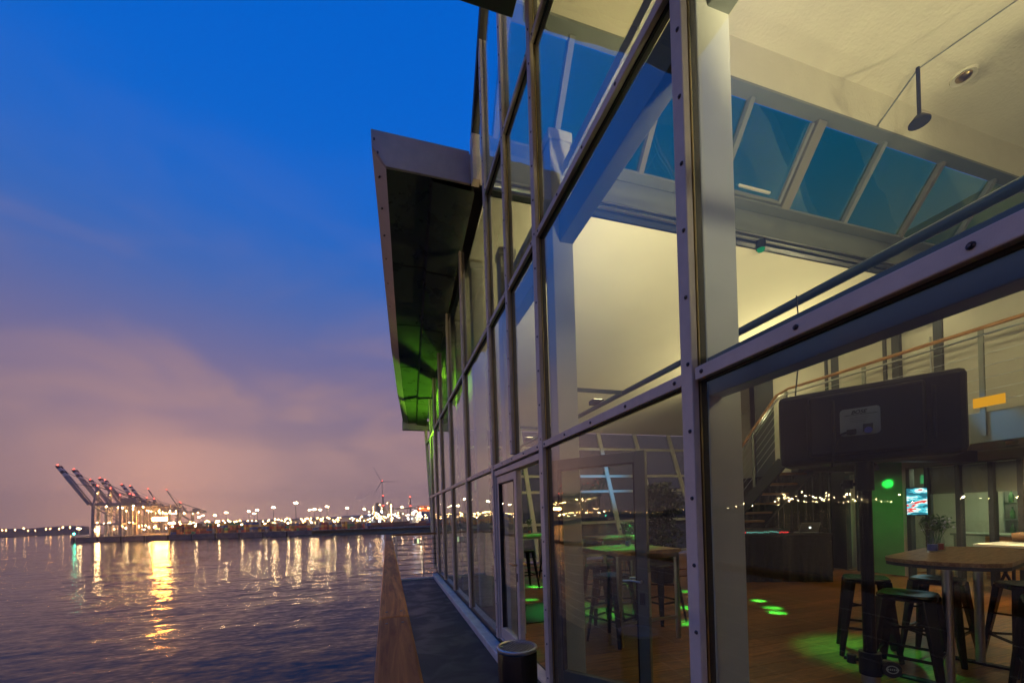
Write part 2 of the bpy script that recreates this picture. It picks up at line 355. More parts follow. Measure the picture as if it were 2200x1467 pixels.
# land of the container terminal
tipA = (-449, 416); 
land = [(-449, 416), (-330, 412), (-200, 408), (-90, 408), (60, 430), (400, 520), (1500, 900), (2600, 2600), (-500, 2600), (-860, 1000), (-720, 760), (-560, 560), (-465, 440)]
b = MB(); n = len(land); b.add([port(u, v, QZ) for u, v in land], [tuple(range(n))[::-1]]); o = b.build('quay_ground', 'asphalt'); tag(o, 'dark asphalt ground of the container terminal', kind='structure')
b = MB()
for i in range(0, n):
    p, q = land[i], land[(i + 1) % n]
    if i in (0, 1): 
        b.cur = 0
    else: b.cur = 1
    if i in (2, 3, 4, 5): continue
    b.add([port(*p, WATER - 3), port(*q, WATER - 3), port(*q, QZ + .3), port(*p, QZ + .3)], [(0, 1, 2, 3)])
tag(b.build('quay_wall', ['quay_wall', 'quay_dark']), 'grey concrete quay wall along the water', kind='structure')
b = MB()
for u in range(-440, -200, 24):
    p = port(u, 412.6 - (u + 440) * .022 - 1.5, 0)
    b.bar((p.x, p.y, WATER - 1), (p.x, p.y, QZ + .1), 1.3, 1.0)
tag(b.build('quay_fenders', 'quay_dark'), 'row of dark fenders along the quay wall', kind='structure')
rows = []
for i in range(40):
    u = -215 + i * 24; v0 = 404 + max(0, u + 90) * .22 + random.uniform(-1, 1)
    h = 1.5 + min(1, max(0, (u + 215) / 160)) * 3.4
    rows.append([port(u, v0 - 3, WATER - 1), port(u, v0, WATER + .3), port(u, v0 + 7, WATER + h * .8 + random.uniform(-.2, .2)), port(u, v0 + 16, WATER + h + 1.2 + random.uniform(-.2, .2)), port(u, v0 + 40, WATER + h + 1.5), port(u, v0 + 60, QZ - .6)])
strip('shore_bank', 'bank_grass', rows, label='low grassy bank at the edge of the harbour')
# the far shore: a long low strip that bends round to the left
rows = []
for i in range(90):
    a = R(-29 - i * 1.0); r0 = 1250 - 120 * math.sin(i * .07); 
    d = Vector((math.sin(a), math.cos(a), 0)); h = 3 + 5 * abs(math.sin(i * .9) * math.cos(i * .37)) + random.uniform(0, 2)
    rows.append([d * r0 + Vector((0, 0, WATER - 1)), d * (r0 + 10) + Vector((0, 0, WATER + 2.2)), d * (r0 + 60) + Vector((0, 0, WATER + 3)), d * (r0 + 110) + Vector((0, 0, WATER + 7 + h)), d * (r0 + 400) + Vector((0, 0, WATER + 12 + h)), d * (r0 + 900) + Vector((0, 0, WATER + 2))])
strip('far_shore', 'shore_dark', rows, label='dark low far shore with trees across the water')
# hills behind the terminal
rows = []
for i in range(60):
    u = -900 + i * 60; h = 7 + 5 * math.sin(i * .5) + random.uniform(-1.5, 1.5)
    rows.append([port(u, 1900, QZ), port(u, 2000, QZ + h), port(u, 2300, QZ + h + 3), port(u, 2600, QZ)])
strip('hills', 'shore_dark', rows, label='low dark tree line behind the terminal')

# ------------------------------------------------------------------ the pavilion
X0 = 1.20
FL = .10                          # inside floor
pav = empty('pavilion', (X0, 0, 0), 0, 'glass fronted waterside pavilion with curved canopy roof and grey frames', 'building')
MB().box(.02, 12.2, -5, 10.35, -14.8, -.35).build('base', 'concrete', pav)
MB().box(1.03, 1.16, -4, 10.35, -.34, .085).build('kerb', 'kerb', pav, .012)
MB().box(1.16, 11.9, -4.2, 10.8, -.34, .06).build('floor_slab', 'concrete', pav)
MB().box(1.17, 1.30, -4, 10.9, .085, .135).build('bottom_track', 'frame_dark', pav, .005)
deck = tag(MB().box(.0, 1.028, -4, 10.12, -.34, 0).build('deck', 'deck_coating'), 'dark wet deck walkway beside the glass facade', kind='structure')

screw_me = MB().lathe([(0, -.007), (.003, -.007), (.0035, -.0045), (.0055, -.0055), (.0078, -.003), (.0085, .003)], (0, 0, 0), 10)
proto_screw = None
def screw(parent, x, y, z):
    global proto_screw
    if proto_screw is None:
        proto_screw = MB().add([(c, a, b) for a, b, c in screw_me.v], screw_me.f).build('screw', 'screw', None, local=True); o = proto_screw; o.parent = parent
    else: o = inst(proto_screw, parent)
    p = Vector((x, y, z)); q = parent
    while q is not None: p = p - q.location; q = q.parent
    o.location = p
Z1, Z2, Z3 = 2.028, 3.62, 5.09
def mullion(y, z0, z1, wd=.08, scr=True, dense=.26):
    b = MB().box(1.135, 1.166, y - wd / 2, y + wd / 2, z0, z1)
    o = b.build('mullion', 'frame_alu', pav, .004)
    MB().box(1.166, 1.182, y - wd / 2 + .006, y + wd / 2 - .006, z0, z1 - .002).build('gasket', 'gasket', o)
    MB().box(1.183, 1.212, y - .024, y + .024, z0 + .002, z1 - .004).build('inner_profile', 'frame_dark', o)
    MB().box(1.168, 1.1735, y - wd / 2 - .004, y - wd / 2 + .0055, z0, z1 - .01).build('glazing_bead', 'brass', o)
    if scr:
        zz = z0 + .12
        while zz < z1:
            screw(o, 1.135, y - .012, zz); zz += dense
    return o
Ymul = [-.30, 1.33, 2.93, 4.45, 6.05, 7.55, 8.90, 10.0, 11.0]
for y in Ymul:
    mullion(y, .135, facade_top(y) - .02, .062 if y < 2 else .078, scr=y < 5)
for y in (3.70,): mullion(y, Z1 + .046, facade_top(y) - .02, .07)
# leaning end post
MB().bar((1.17, 10.98, .135), (1.17, 12.42, 4.14), .08, .08, (1, 0, 0)).build('end_post', 'frame_alu', pav, .004)
MB().bar((1.17, 4.30, 7.03), (1.17, 4.93, 6.17), .09, .09, (1, 0, 0)).build('clerestory_post', 'frame_dark', pav, .004)
MB().box(1.12, 1.22, 4.87, 4.99, 5.60, 6.16).build('clerestory_foot', 'frame_alu', pav, .004)
ends = {Z1: 11.65, Z2: 12.25, Z3: 6.5}
def transom(z, ya, yb, scr):
    b = MB().box(1.140, 1.168, ya + .034, yb - .040, z - .025, z + .025)
    o = b.build('transom', 'frame_alu', pav, .004)
    MB().box(1.168, 1.182, ya + .036, yb - .042, z - .032, z + .022).build('gasket', 'gasket', o)
    MB().box(1.183, 1.213, ya + .025, yb - .025, z - .02, z + .02).build('inner_profile', 'frame_dark', o)
    if scr:
        n = max(2, int((yb - ya) / .30)); 
        for i in range(n): screw(o, 1.140, ya + .075 + (yb - ya - .15) * i / (n - 1), z)
levels = [(Z1, Ymul), (Z2, [-.30, 1.33, 2.93, 3.70, 4.45, 6.05, 7.55, 8.90, 10.0, 11.0]), (Z3, [-.30, 1.33, 2.93, 3.70, 4.45])]
for z, ys in levels:
    for a, c in zip(ys, ys[1:]): transom(z, a, c, a < 4.5)
transom(Z1, 11.0, 11.70, False); transom(Z2, 11.0, 12.2, False)
# glass panes
def pane(ya, yb, z0, z1f, name='pane', clip_end=False):
    k = 5; ys = [ya + (yb - ya) * i / k for i in range(k + 1)]
    top = [(y, min(z1f, facade_top(y) - .02)) for y in ys]
    if max(t for _, t in top) <= z0 + .05: return
    poly = [(ya, z0), (yb, z0)] + [(y, max(t, z0 + .01)) for y, t in reversed(top)]
    o = MB().prismX(poly, 1.1745, 1.1815).build(name, 'glass', pav)
    return o
for i, (a, c) in enumerate(zip(Ymul, Ymul[1:])):
    a2, c2 = a + .03, c - .03
    if abs(a - 2.93) > .01: pane(a2, c2, .12, Z1 - .03)
    sub = [(a2, 3.67), (3.73, c2)] if abs(a - 2.93) < .01 else [(a2, c2)]
    for p, q in sub:
        pane(p, q, Z1 + .03, Z2 - .03)
        pane(p, q, Z2 + .03, Z3 - .03)
        if c < 5: pane(p, q, Z3 + .03, 9)
MB().prismX([(11.03, .12), (11.035, .12), (11.64, 1.99), (11.03, 1.99)], 1.1745, 1.1815).build('pane', 'glass', pav)
MB().prismX([(11.03, 2.06), (11.67, 2.06), (12.17, 3.58), (11.03, 3.58)], 1.1745, 1.1815).build('pane', 'glass', pav)
MB().prismX([(4.49, 5.62), (4.88, 5.62), (4.88, 6.20), (4.49, 6.72)], 1.1745, 1.1815).build('pane', 'glass', pav)

# door set between the mullions at 2.93 and 4.45
df = MB().box(1.15, 1.24, 2.972, 3.01, .137, 1.985).box(1.15, 1.24, 4.37, 4.408, .137, 1.985).box(1.15, 1.24, 3.01, 4.37, 1.93, 1.985).box(1.155, 1.26, 3.01, 4.37, .137, .16)
df.build('door_frame', 'frame_alu', pav, .004)
def door_leaf(hx, hy, ang, wd, mt, handle_side):
    root = bpy.data.objects.new('door', None); col.objects.link(root); root.parent = pav
    root.location = Vector((hx, hy, .165)) - pav.location; root.rotation_euler = (0, 0, ang)
    h = 1.755; s = .075
    b = MB().box(0, s, -.025, .025, 0, h).box(wd - s, wd, -.025, .025, 0, h).box(s, wd - s, -.0245, .0245, h - s, h).box(s, wd - s, -.0245, .0245, 0, .12)
    b.build('leaf_frame', mt, root, .004, local=True)
    MB().box(s, wd - s, -.006, .006, .12, h - s).build('door_pane', 'glass', root, local=True)
    MB().box(s, s + .01, -.0265, .0265, .12, h - s).box(wd - s - .01, wd - s, -.0265, .0265, .12, h - s).box(s + .01, wd - s - .01, -.0265, .0265, h - s - .01, h - s).build('gasket', 'gasket', root, local=True)
    hx_ = wd - .042
    for sg in (-1, 1):
        MB().tube((hx_, sg * .024, .86), (hx_, sg * .065, .86), .009).path([(hx_, sg * .065, .86), (hx_ - .06, sg * .068, .868), (hx_ - .12, sg * .066, .862)], .008).build('handle', 'steel' if mt == 'grey_door' else 'brass', root, smooth=True, local=True)
        MB().box(hx_ - .018, hx_ + .018, sg * .024 - .003, sg * .024 + .003, .70, .78).build('lock_plate', 'dark_paint' , root, local=True)
    MB().box(wd, wd + .004, -.016, .016, .62, .92).build('strike_plate', 'steel', root, local=True)
    return root
dl = door_leaf(1.19, 4.37, R(-90), .70, 'frame_alu', 1); dl['label'] = 'closed grey framed glass door leaf'
dr = door_leaf(1.25, 3.02, R(-54), .76, 'grey_door', 1); dr['label'] = 'glass door leaf swung open into the room'

# inner columns behind the mullions and edge beams
for y in (-.30, 1.33, 2.93, 4.45, 6.05, 7.55, 8.90, 10.0):
    top = 4.62 if y < 5 else soffit(y) - .05
    o = MB().box(1.34, 1.52, y + .11, y + .27, FL, top).build('column', 'white_steel', pav, .006)
    MB().box(1.325, 1.535, y + .095, y + .285, top - .10, top - .02).build('column_cap', 'white_steel', o, .004)
for ya, yb in ((-4, 4.9),):
    MB().box(1.40, 1.52, ya, yb, 3.70, 3.92).build('edge_beam', 'beam_grey', pav, .006)
    MB().box(1.44, 1.49, ya, yb, 4.24, 4.33).build('edge_rail', 'white_steel', pav, .004)
MB().box(1.337, 1.42, -4, 1.435, 1.995, 2.16).build('blind_box', 'teal_tube', pav, .004)
tb = MB().tube((2.0, -4, 2.535), (2.0, 10.9, 2.535), .022, 12).build('ceiling_rail', 'teal_tube', pav, smooth=True)
for y in (-.30, 2.93, 4.45, 6.05, 7.55, 8.90):
    MB().bar((1.52, y + .19, 2.535), (1.98, y + .19, 2.535), .02, .03).build('rail_bracket', 'teal_tube', tb)
MB().path([(1.93, 1.49, 2.53), (1.93, 1.475, 2.27), (1.93, 1.492, 2.19), (1.93, 1.51, 2.06), (1.93, 1.512, 1.97), (1.94, 1.505, 1.90)], .0032, 6).build('cable', 'dark_paint', tb, smooth=True)

# big beam at the step of the roofs, clerestory, bulkhead, ceiling
XR = 11.6
bm = MB().box(1.33, XR, 5.02, 5.30, 5.66, 6.14).build('roof_beam', 'beam_grey', pav, .01)
MB().box(1.33, XR, 4.93, 5.018, 5.56, 5.66).build('beam_trim', 'dark_paint', bm, .004)
MB().tube((1.33, 4.96, 5.72), (XR, 4.96, 5.72), .018, 8).build('light_track', 'steel', bm, smooth=True)
MB().tube((1.33, 4.90, 5.60), (XR, 4.90, 5.60), .022, 8).build('light_track', 'steel', bm, smooth=True)
MB().box(1.33, XR, 4.86, 5.32, 6.142, 6.175).build('skylight_sill', 'beam_grey', pav, .004)
MB().prismX([(4.20, 7.02), (4.30, 7.02), (4.30, 7.62), (4.20, 7.62)], 1.33, XR).build('bulkhead', 'plaster', pav)
MB().box(1.33, XR, 4.14, 4.32, 6.985, 7.02).build('skylight_head', 'beam_grey', pav, .005)
MB().box(1.33, XR, -4.2, 4.20, 7.62, 7.72).build('ceiling', 'plaster', pav)
MB().box(.9, XR + .3, -4.6, 4.34, 7.74, 8.05).build('roof', 'fascia', pav, .02)
MB().box(1.13, 1.40, -4.4, 4.26, 7.06, 7.73).build('parapet', 'fascia', pav, .01)
sk = [4.85, 6.12, 7.42, 8.80, 10.15]
for i, x in enumerate([1.42, 2.2, 3.5] + sk + [11.5]):
    wd = .16 if abs(x - 6.12) < .01 else .075
    MB().bar((x, 4.905, 6.175), (x, 4.28, 7.0), wd, .11, (0, .8, .6)).build('skylight_bar', 'beam_grey' if i % 2 else 'skylight_paint', pav, .005)
xs = [1.42, 2.2, 3.5] + sk + [11.5]
for a, c in zip(xs, xs[1:]):
    MB().add([(a + .03, 4.93, 6.16), (c - .03, 4.93, 6.16), (c - .03, 4.32, 6.98), (a + .03, 4.32, 6.98), (a + .03, 4.935, 6.165), (c - .03, 4.935, 6.165), (c - .03, 4.325, 6.985), (a + .03, 4.325, 6.985)],
             [(3, 2, 1, 0), (4, 5, 6, 7), (0, 1, 5, 4), (1, 2, 6, 5), (2, 3, 7, 6), (3, 0, 4, 7)]).build('skylight_pane', 'sky_glass', pav)
# opening vent frame with a handle in one skylight pane
MB().bar((4.95, 4.86, 6.21), (6.0, 4.86, 6.21), .05, .05).bar((5.98, 4.86, 6.21), (5.98, 4.30, 6.95), .05, .05, (0, .8, .6)).build('vent_frame', 'beam_grey', pav)
MB().box(5.15, 5.75, 4.79, 4.82, 6.27, 6.30).build('vent_handle', 'white_steel', pav)

# lower vaulted ceiling and curved canopy
ys = [5.07 + (12.4 - 5.07) * i / 28 for i in range(29)]
XE = ([5.07, 6.14, 7.19, 9.29, 11.07, 12.4], [-.05, .01, .065, .19, .34, .52])
rows = []
b = MB()
for i, y in enumerate(ys):
    zc = soffit(y); b.v += [(1.32, y, zc), (XR, y, zc)]
b.f = [(2 * i, 2 * i + 2, 2 * i + 3, 2 * i + 1) for i in range(28)]; b.mi = [0] * 28
b.build('vault_ceiling', 'plaster_vault', pav, smooth=True)
b = MB()
prof = []
for y in ys:
    xe = interp(*XE, y); zc = soffit(y); T = zc + .49 - (y - 5.07) * .028
    b.v += [(xe, y, T), (xe, y, T - .05), (xe + .005, y, T - .20 + (y - 5.07) * .008), (xe + .16, y, zc + .08), (XR + .2, y, T)]
k = 5
for i in range(28):
    for j, jn in ((0, 1), (1, 2), (2, 3), (4, 0)):
        b.f.append((i * k + j, i * k + jn, (i + 1) * k + jn, (i + 1) * k + j)); b.mi.append(0)
# near end fascia
b.f.append((0, 4, 3, 2, 1)); b.mi.append(0); 
can = b.build('canopy', 'fascia', pav)
y0 = 5.07; z0_ = soffit(y0)
MB().add([(-.05, 5.065, z0_ + .49), (1.12, 5.065, z0_ + .49), (1.12, 5.065, z0_ + .08), (.11, 5.065, z0_ + .08), (-.045, 5.065, z0_ + .29), (-.05, 5.03, z0_ + .49), (1.12, 5.03, z0_ + .49), (1.12, 5.03, z0_ + .08), (.11, 5.03, z0_ + .08), (-.045, 5.03, z0_ + .29)],
         [(0, 1, 2, 3, 4), (9, 8, 7, 6, 5), (0, 5, 6, 1), (1, 6, 7, 2), (2, 7, 8, 3), (3, 8, 9, 4), (4, 9, 5, 0)]).build('front_fascia', 'fascia', can, .006)
bnd = [0, 6, 12, 18, 24, 28]
for s0, s1 in zip(bnd, bnd[1:]):
    b = MB(); m = s1 - s0
    for i in range(s0, s1 + 1):
        y = ys[i]; dy = .018 if i == s0 else (-.018 if i == s1 else 0); xe = interp(*XE, y)
        b.v += [(xe + .155, y + dy, soffit(y) + .10), (.62 + .25 * (y - 5) / 7, y + dy, soffit(y) + .115), (.66 + .25 * (y - 5) / 7, y + dy, soffit(y) + .06), (1.19, y + dy, soffit(y) + .03)]
    b.f = [(i * 4 + j, i * 4 + j + 1, i * 4 + j + 5, i * 4 + j + 4) for i in range(m) for j in range(3)]; b.mi = [0] * len(b.f)
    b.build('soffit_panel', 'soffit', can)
b = MB()
for y in ys: b.v += [(.14 + interp(*XE, y), y, soffit(y) + .13), (1.19, y, soffit(y) + .13)]
b.f = [(2 * i, 2 * i + 1, 2 * i + 3, 2 * i + 2) for i in range(28)]; b.mi = [0] * 28
b.build('soffit_backing', 'gasket', can)
MB().box(.50, 1.3, 12.34, 12.5, 4.05, 4.32).build('end_fascia', 'fascia', can, .01)
for y in (5.3, 5.75, 6.2, 6.65, 7.2, 7.8, 8.4, 9.0, 9.8, 10.6):
    xe = interp(*XE, y); p = Vector((xe + .07, y, soffit(y) + .185))
    MB().tube(p + Vector((-.012, 0, -.012)), p + Vector((.02, 0, .02)), .012, 8).build('bolt', 'screw', can)
for z, x in ((5.95, -.015), (5.8, .02)): MB().tube((x, 5.015, z), (x, 5.035, z), .012, 8).build('bolt', 'screw', can)
# near overhang with recessed panels
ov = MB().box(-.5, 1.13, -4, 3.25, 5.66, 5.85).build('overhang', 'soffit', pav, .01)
for ya, yb in ((-2.4, -.7), (-.5, 1.2), (1.4, 3.1)):
    MB().box(-.3, .95, ya, ya + .08, 5.60, 5.66).box(-.3, .95, yb - .08, yb, 5.60, 5.66).box(-.3, -.22, ya + .08, yb - .08, 5.60, 5.66).box(.87, .95, ya + .08, yb - .08, 5.60, 5.66).build('soffit_frame', 'frame_dark', ov)

# end wall: leaning white frames, glass
def endp(x, z): return (x, 10.98 + (z - .135) * (12.42 - 10.98) / 4.005, z)
XEnd = [2.7, 4.1, 5.5, 6.9, 8.3, 9.7, 11.1]
for x in XEnd: MB().bar(endp(x, .1), endp(x, 4.1), .11, .13, (1, 0, 0)).build('end_mullion', 'white_steel', pav, .005)
for a, c in zip([1.25] + XEnd, XEnd + [11.6]):
    for z in (.18, 1.15, 2.12, 2.62, 3.55): MB().bar(endp(a + .056, z), endp(c - .056, z), .06, .08, (0, 0, 1)).build('end_transom', 'white_steel', pav)
    A, B_, C_, D_ = endp(a + .03, .14), endp(c - .03, .14), endp(c - .03, 4.1), endp(a + .03, 4.1)
    sh = Vector((0, .012, 0))
    MB().add([A, B_, C_, D_] + [Vector(p) + sh for p in (A, B_, C_, D_)], [(3, 2, 1, 0), (4, 5, 6, 7), (0, 1, 5, 4), (1, 2, 6, 5), (2, 3, 7, 6), (3, 0, 4, 7)]).build('end_pane', 'tinted_glass', pav)
# enclosing walls
MB().box(XR, XR + .25, -4.5, 12.0, FL, 7.7).build('side_wall', 'wall_white', pav)
MB().box(1.2, XR, -4.4, -4.15, FL, 7.7).build('rear_wall', 'wall_white', pav)
# back wall of the hall with its openings (x = 9.3)
XB = 9.3
def wallseg(y0, y1, z0, z1, m='wall_white', name='back_wall'): return MB().box(XB, XB + .15, y0, y1, z0, z1).build(name, m, pav)
wallseg(-4.15, 3.70, FL, 2.28); wallseg(3.70, 5.17, 2.13, 2.28); wallseg(5.17, 5.24, FL, 2.28)
gp = wallseg(5.24, 5.76, FL, 2.28, 'green_panel', 'wall_panel')
wallseg(5.76, 5.98, FL, 2.28); wallseg(5.98, 6.25, 2.15, 2.28); wallseg(6.25, 8.4, FL, 2.28, 'dark_paint')
wallseg(-4.15, 4.58, 2.55, 5.05); wallseg(4.58, 5.32, 4.78, 5.05); wallseg(5.32, 6.30, 2.55, 5.05); wallseg(6.30, 6.46, 2.55, 5.05, 'dark_paint'); wallseg(6.46, 7.85, 2.28, 5.05); wallseg(7.85, 8.4, 2.28, 5.05, 'dark_paint')
wallseg(8.4, 8.55, FL, 5.05)
MB().box(XB, XR, 8.40, 8.55, FL, 5.05).build('return_wall', 'wall_white', pav)
MB().box(8.9, XR, -4.15, 8.55, 5.06, 5.20).build('upper_soffit', 'dark_paint', pav)
# upper door
ud = MB().box(XB - .05, XB + .10, 4.58, 4.70, 2.55, 4.78).box(XB - .05, XB + .10, 5.20, 5.32, 2.55, 4.78).box(XB - .05, XB + .10, 4.70, 5.20, 4.66, 4.78).build('gallery_door', 'dark_paint', pav, .004)
MB().box(XB + .04, XB + .08, 4.70, 5.20, 2.56, 4.66).build('leaf', 'wall_white', ud); MB().tube((XB, 4.76, 3.5), (XB - .02, 4.76, 4.4), .012).build('pull_bar', 'steel', ud)
# tall dark posts beside the landing
for y in (5.42, 6.52): MB().box(XB - .04, XB - .002, y, y + .05, 2.55, 5.0).build('wall_strip', 'dark_paint', pav)
# glazed store room below the gallery
for y in (3.70, 4.02, 4.42, 4.84, 5.11): MB().box(XB - .03, XB + .10, y, y + .06, FL, 2.10).build('screen_post', 'dark_paint', pav, .003)
MB().box(XB - .035, XB + .11, 3.70, 5.17, 2.10, 2.128).build('screen_head', 'grey_door', pav)
for a, c in ((3.76, 4.02), (4.08, 4.42), (4.48, 4.84), (4.90, 5.11)):
    MB().box(XB + .03, XB + .04, a, c, FL + .02, 2.10).build('screen_pane', 'clear_glass', pav)
    if c < 5: MB().box(XB + .05, XB + .06, a, c, 1.62, 2.09).build('roller_blind', 'grey_door', pav)
MB().box(XB + .15, XR - .02, 2.4, 2.55, FL, 2.28).box(XB + .15, XR - .02, 6.6, 6.75, FL, 2.28).build('partition', 'wall_white', pav)
# gallery slab, beams beneath
gs = MB().box(7.25, XB, -4.15, 5.95, 2.30, 2.55).build('gallery_floor', 'beam_grey', pav, .005)
MB().box(7.2, 7.245, -4.15, 5.95, 2.22, 2.60).build('edge_plate', 'grey_door', gs, .004)
for y in (1.0, 2.6, 4.2, 5.7): MB().box(7.3, XB, y, y + .14, 2.12, 2.298).build('joist', 'stair_steel', gs)
MB().box(XB + .15, XR, -4.15, 8.4, 2.30, 2.55).build('upper_floor', 'wall_white', pav)
# ------------------------------------------------------------------ parquet floor of single planks
floor = tag(MB().box(1.30, 11.58, -2.5, 10.85, .062, .080).build('floor', 'plank_wood'), 'dark wooden plank floor of the hall', kind='structure')
pm = {}
for L in (1.2, 1.8, 2.4):
    me = MB().box(0, L - .004, 0, .193, 0, .019)
    pm[L] = me
protos = {}
yy = .3; cnt = 0; rnd = random.Random(3)
while yy < 10.6 and cnt < 292:
    x = 1.325 + rnd.choice((-.0, .0, .0)); first = rnd.choice((1.2, 1.8, 2.4))
    while x < 8.6 and cnt < 292:
        L = first; first = rnd.choice((1.2, 1.8, 2.4))
        if yy > 6.5 and x > 5.5: break
        if L not in protos:
            protos[L] = pm[L].build('plank', 'plank_wood', floor, local=True); o = protos[L]
        else: o = inst(protos[L], floor)
        o.location = (x, yy, .0805 + rnd.uniform(0, .0006)); cnt += 1; x += L
    yy += .1965

# ------------------------------------------------------------------ deck railing
rl = empty('deck_railing', (.02, 5, 0), 0, 'long railing with broad weathered wooden handrail above the water', 'railing')
for ya, yb in ((-4, -1.6), (-1.596, 1.75), (1.754, 4.6), (4.604, 7.4), (7.404, 10.10)):
    MB().box(-.045, .075, ya, yb, 1.065, 1.11).build('handrail', 'rail_wood', rl, .010)
for y in (-1.5, 1.65, 1.85, 4.5, 4.7, 7.3, 7.5):
    for x in (-.015, .045): MB().tube((x, y, 1.1085), (x, y, 1.1115), .006, 10).build('plug', 'screw', rl)
for y in [-3.4 + i * 1.5 for i in range(10)]:
    MB().box(.0, .03, y - .025, y + .025, -.3, 1.064).build('post', 'steel', rl, .003)
for i in range(8): MB().tube((.015, -4, .12 + i * .118), (.015, 10.09, .12 + i * .118), .003, 6).build('wire', 'steel', rl)
er = empty('end_railing', (.6, 10.1, 0), 0, 'short wire railing with wooden top closing the far end of the deck', 'railing')
MB().box(.08, 1.34, 10.03, 10.12, 1.065, 1.115).build('handrail', 'gallery_wood', er, .01)
for x in (.18, .80, 1.28): MB().tube((x, 10.08, -.02), (x, 10.08, 1.075), .011, 10).build('post', 'steel', er, smooth=True)
for i in range(8): MB().tube((.03, 10.08, .13 + i * .118), (1.30, 10.08, .13 + i * .118), .009, 6).build('wire', 'frame_dark', er)
MB().box(.03, 1.16, 10.05, 10.12, -.01, .04).build('base_rail', 'kerb', er)
bx = empty('rail_lamp', (.66, 10.03, .90), 0, 'small metal box lamp with pale lit strip fixed to the far end railing', 'lamp')
MB().box(.58, .735, 10.0, 10.06, .86, .985).build('case', 'steel', bx, .008)
MB().box(.665, .70, 9.985, 9.998, .865, .98).build('cover_strip', 'strip_lit', bx, .003)
light('beam', 'SPOT', (.66, 10.03, 1.16), 30, (.36, 1, .05), bx, (.86, 11.5, 4.4), 44, 1.0, .03)

# ------------------------------------------------------------------ standing ashtray
ab = empty('ash_bin', (.745, 2.43, 0), 0, 'black cylindrical ash bin with wire mesh top on the deck', 'bin')
MB().lathe([(.0, .0), (.118, 0), (.122, .01), (.122, .665), (.118, .672)], (.745, 2.43, 0), 48).build('body', 'black_metal', ab, smooth=True)
MB().lathe([(.104, .668), (.112, .672), (.125, .675), (.128, .684), (.126, .694), (.118, .698), (.107, .694), (.104, .668)], (.745, 2.43, 0), 48).build('rim', 'steel', ab, smooth=True)
MB().lathe([(.0, .56), (.105, .56)], (.745, 2.43, 0), 32).build('sand_tray', 'gasket', ab)
b = MB()
for k in range(-5, 6):
    d = k * .0195
    h = math.sqrt(max(0, .107 ** 2 - d * d))
    for sg in (1, -1):
        c, s_ = math.cos(R(45) * sg), math.sin(R(45) * sg)
        p = (-h * c - d * s_, -h * s_ + d * c); q = (h * c - d * s_, h * s_ + d * c)
        b.bar((.745 + p[0], 2.43 + p[1], .684 + .002 * sg), (.745 + q[0], 2.43 + q[1], .684 + .002 * sg), .0075, .0030)
b.build('mesh_grid', 'steel', ab)

# ------------------------------------------------------------------ furniture
def bar_table(loc, rz, L, W, H, label, top='table_wood'):
    t = empty('bar_table', loc, rz, label, 'table', 'high bar tables in the hall')
    n = 5
    for i in range(n):
        x0 = -L / 2 + L * i / n
        MB().box(x0 + .001, x0 + L / n - .001, -W / 2, W / 2, H - .04, H).build('board', top, t, .003, local=True)
    for sx in (-1, 1):
        for sy in (-1, 1):
            x, y = sx * (L / 2 - .04), sy * (W / 2 - .04)
            MB().box(x - .02, x + .02, y - .02, y + .02, 0, H - .042).build('leg', 'steel', t, .002, local=True)
    MB().box(-L / 2 + .06, L / 2 - .06, -W / 2 + .025, -W / 2 + .055, H - .09, H - .042).box(-L / 2 + .06, L / 2 - .06, W / 2 - .055, W / 2 - .025, H - .09, H - .042).build('apron', 'steel', t, local=True)
    MB().box(-L / 2 + .06, L / 2 - .06, -W / 2 + .03, -W / 2 + .05, .22, .25).box(-L / 2 + .06, L / 2 - .06, W / 2 - .05, W / 2 - .03, .22, .25).build('foot_bar', 'steel', t, local=True)
    return t
def stool_proto():
    t = empty('bar_stool', (0, 0, 0), 0, 'x', 'stool', 'black metal bar stools')
    H = .72
    b = MB()
    # pressed seat with rounded rim
    prof = []
    def ring(h, zz, r, n=24):
        pts = []
        for i in range(n):
            a = 2 * math.pi * i / n; c, s_ = math.cos(a), math.sin(a); e = .45
            pts.append((h * math.copysign(abs(c) ** e, c), h * math.copysign(abs(s_) ** e, s_), zz))
        return pts
    rings = [ring(.165, H - .045, 0), ring(.168, H - .012, 0), ring(.160, H - .001, 0), ring(.145, H, 0), ring(.06, H - .008, 0), ring(.012, H - .010, 0)]
    for r_ in rings: b.v += r_
    for k in range(len(rings) - 1):
        for i in range(24): b.f.append((k * 24 + i, k * 24 + (i + 1) % 24, (k + 1) * 24 + (i + 1) % 24, (k + 1) * 24 + i)); b.mi.append(0)
    b.f.append(tuple(range(23, -1, -1))); b.mi.append(0)
    b.build('seat', 'black_metal', t, smooth=True, local=True)
    for sx in (-1, 1):
        for sy in (-1, 1):
            MB().taper((sx * .125, sy * .125, H - .03), (sx * .205, sy * .205, 0), .085, .045, .038, .022, (sx, sy, .3)).build('leg', 'black_metal', t, .006, local=True)
    for zz, e in ((.26, .176), (.44, .156)):
        if zz < .3:
            for p, q in (((-e, -e), (e, -e)), ((e, -e), (e, e)), ((e, e), (-e, e)), ((-e, e), (-e, -e))):
                MB().bar((*p, zz), (*q, zz), .012, .02).build('foot_rest', 'black_metal', t, local=True)
        else:
            MB().bar((-e, -e, zz), (e, e, zz), .008, .016).bar((-e, e, zz + .017), (e, -e, zz + .017), .008, .016).build('cross_brace', 'black_metal', t, local=True)
    return t
stp = stool_proto()
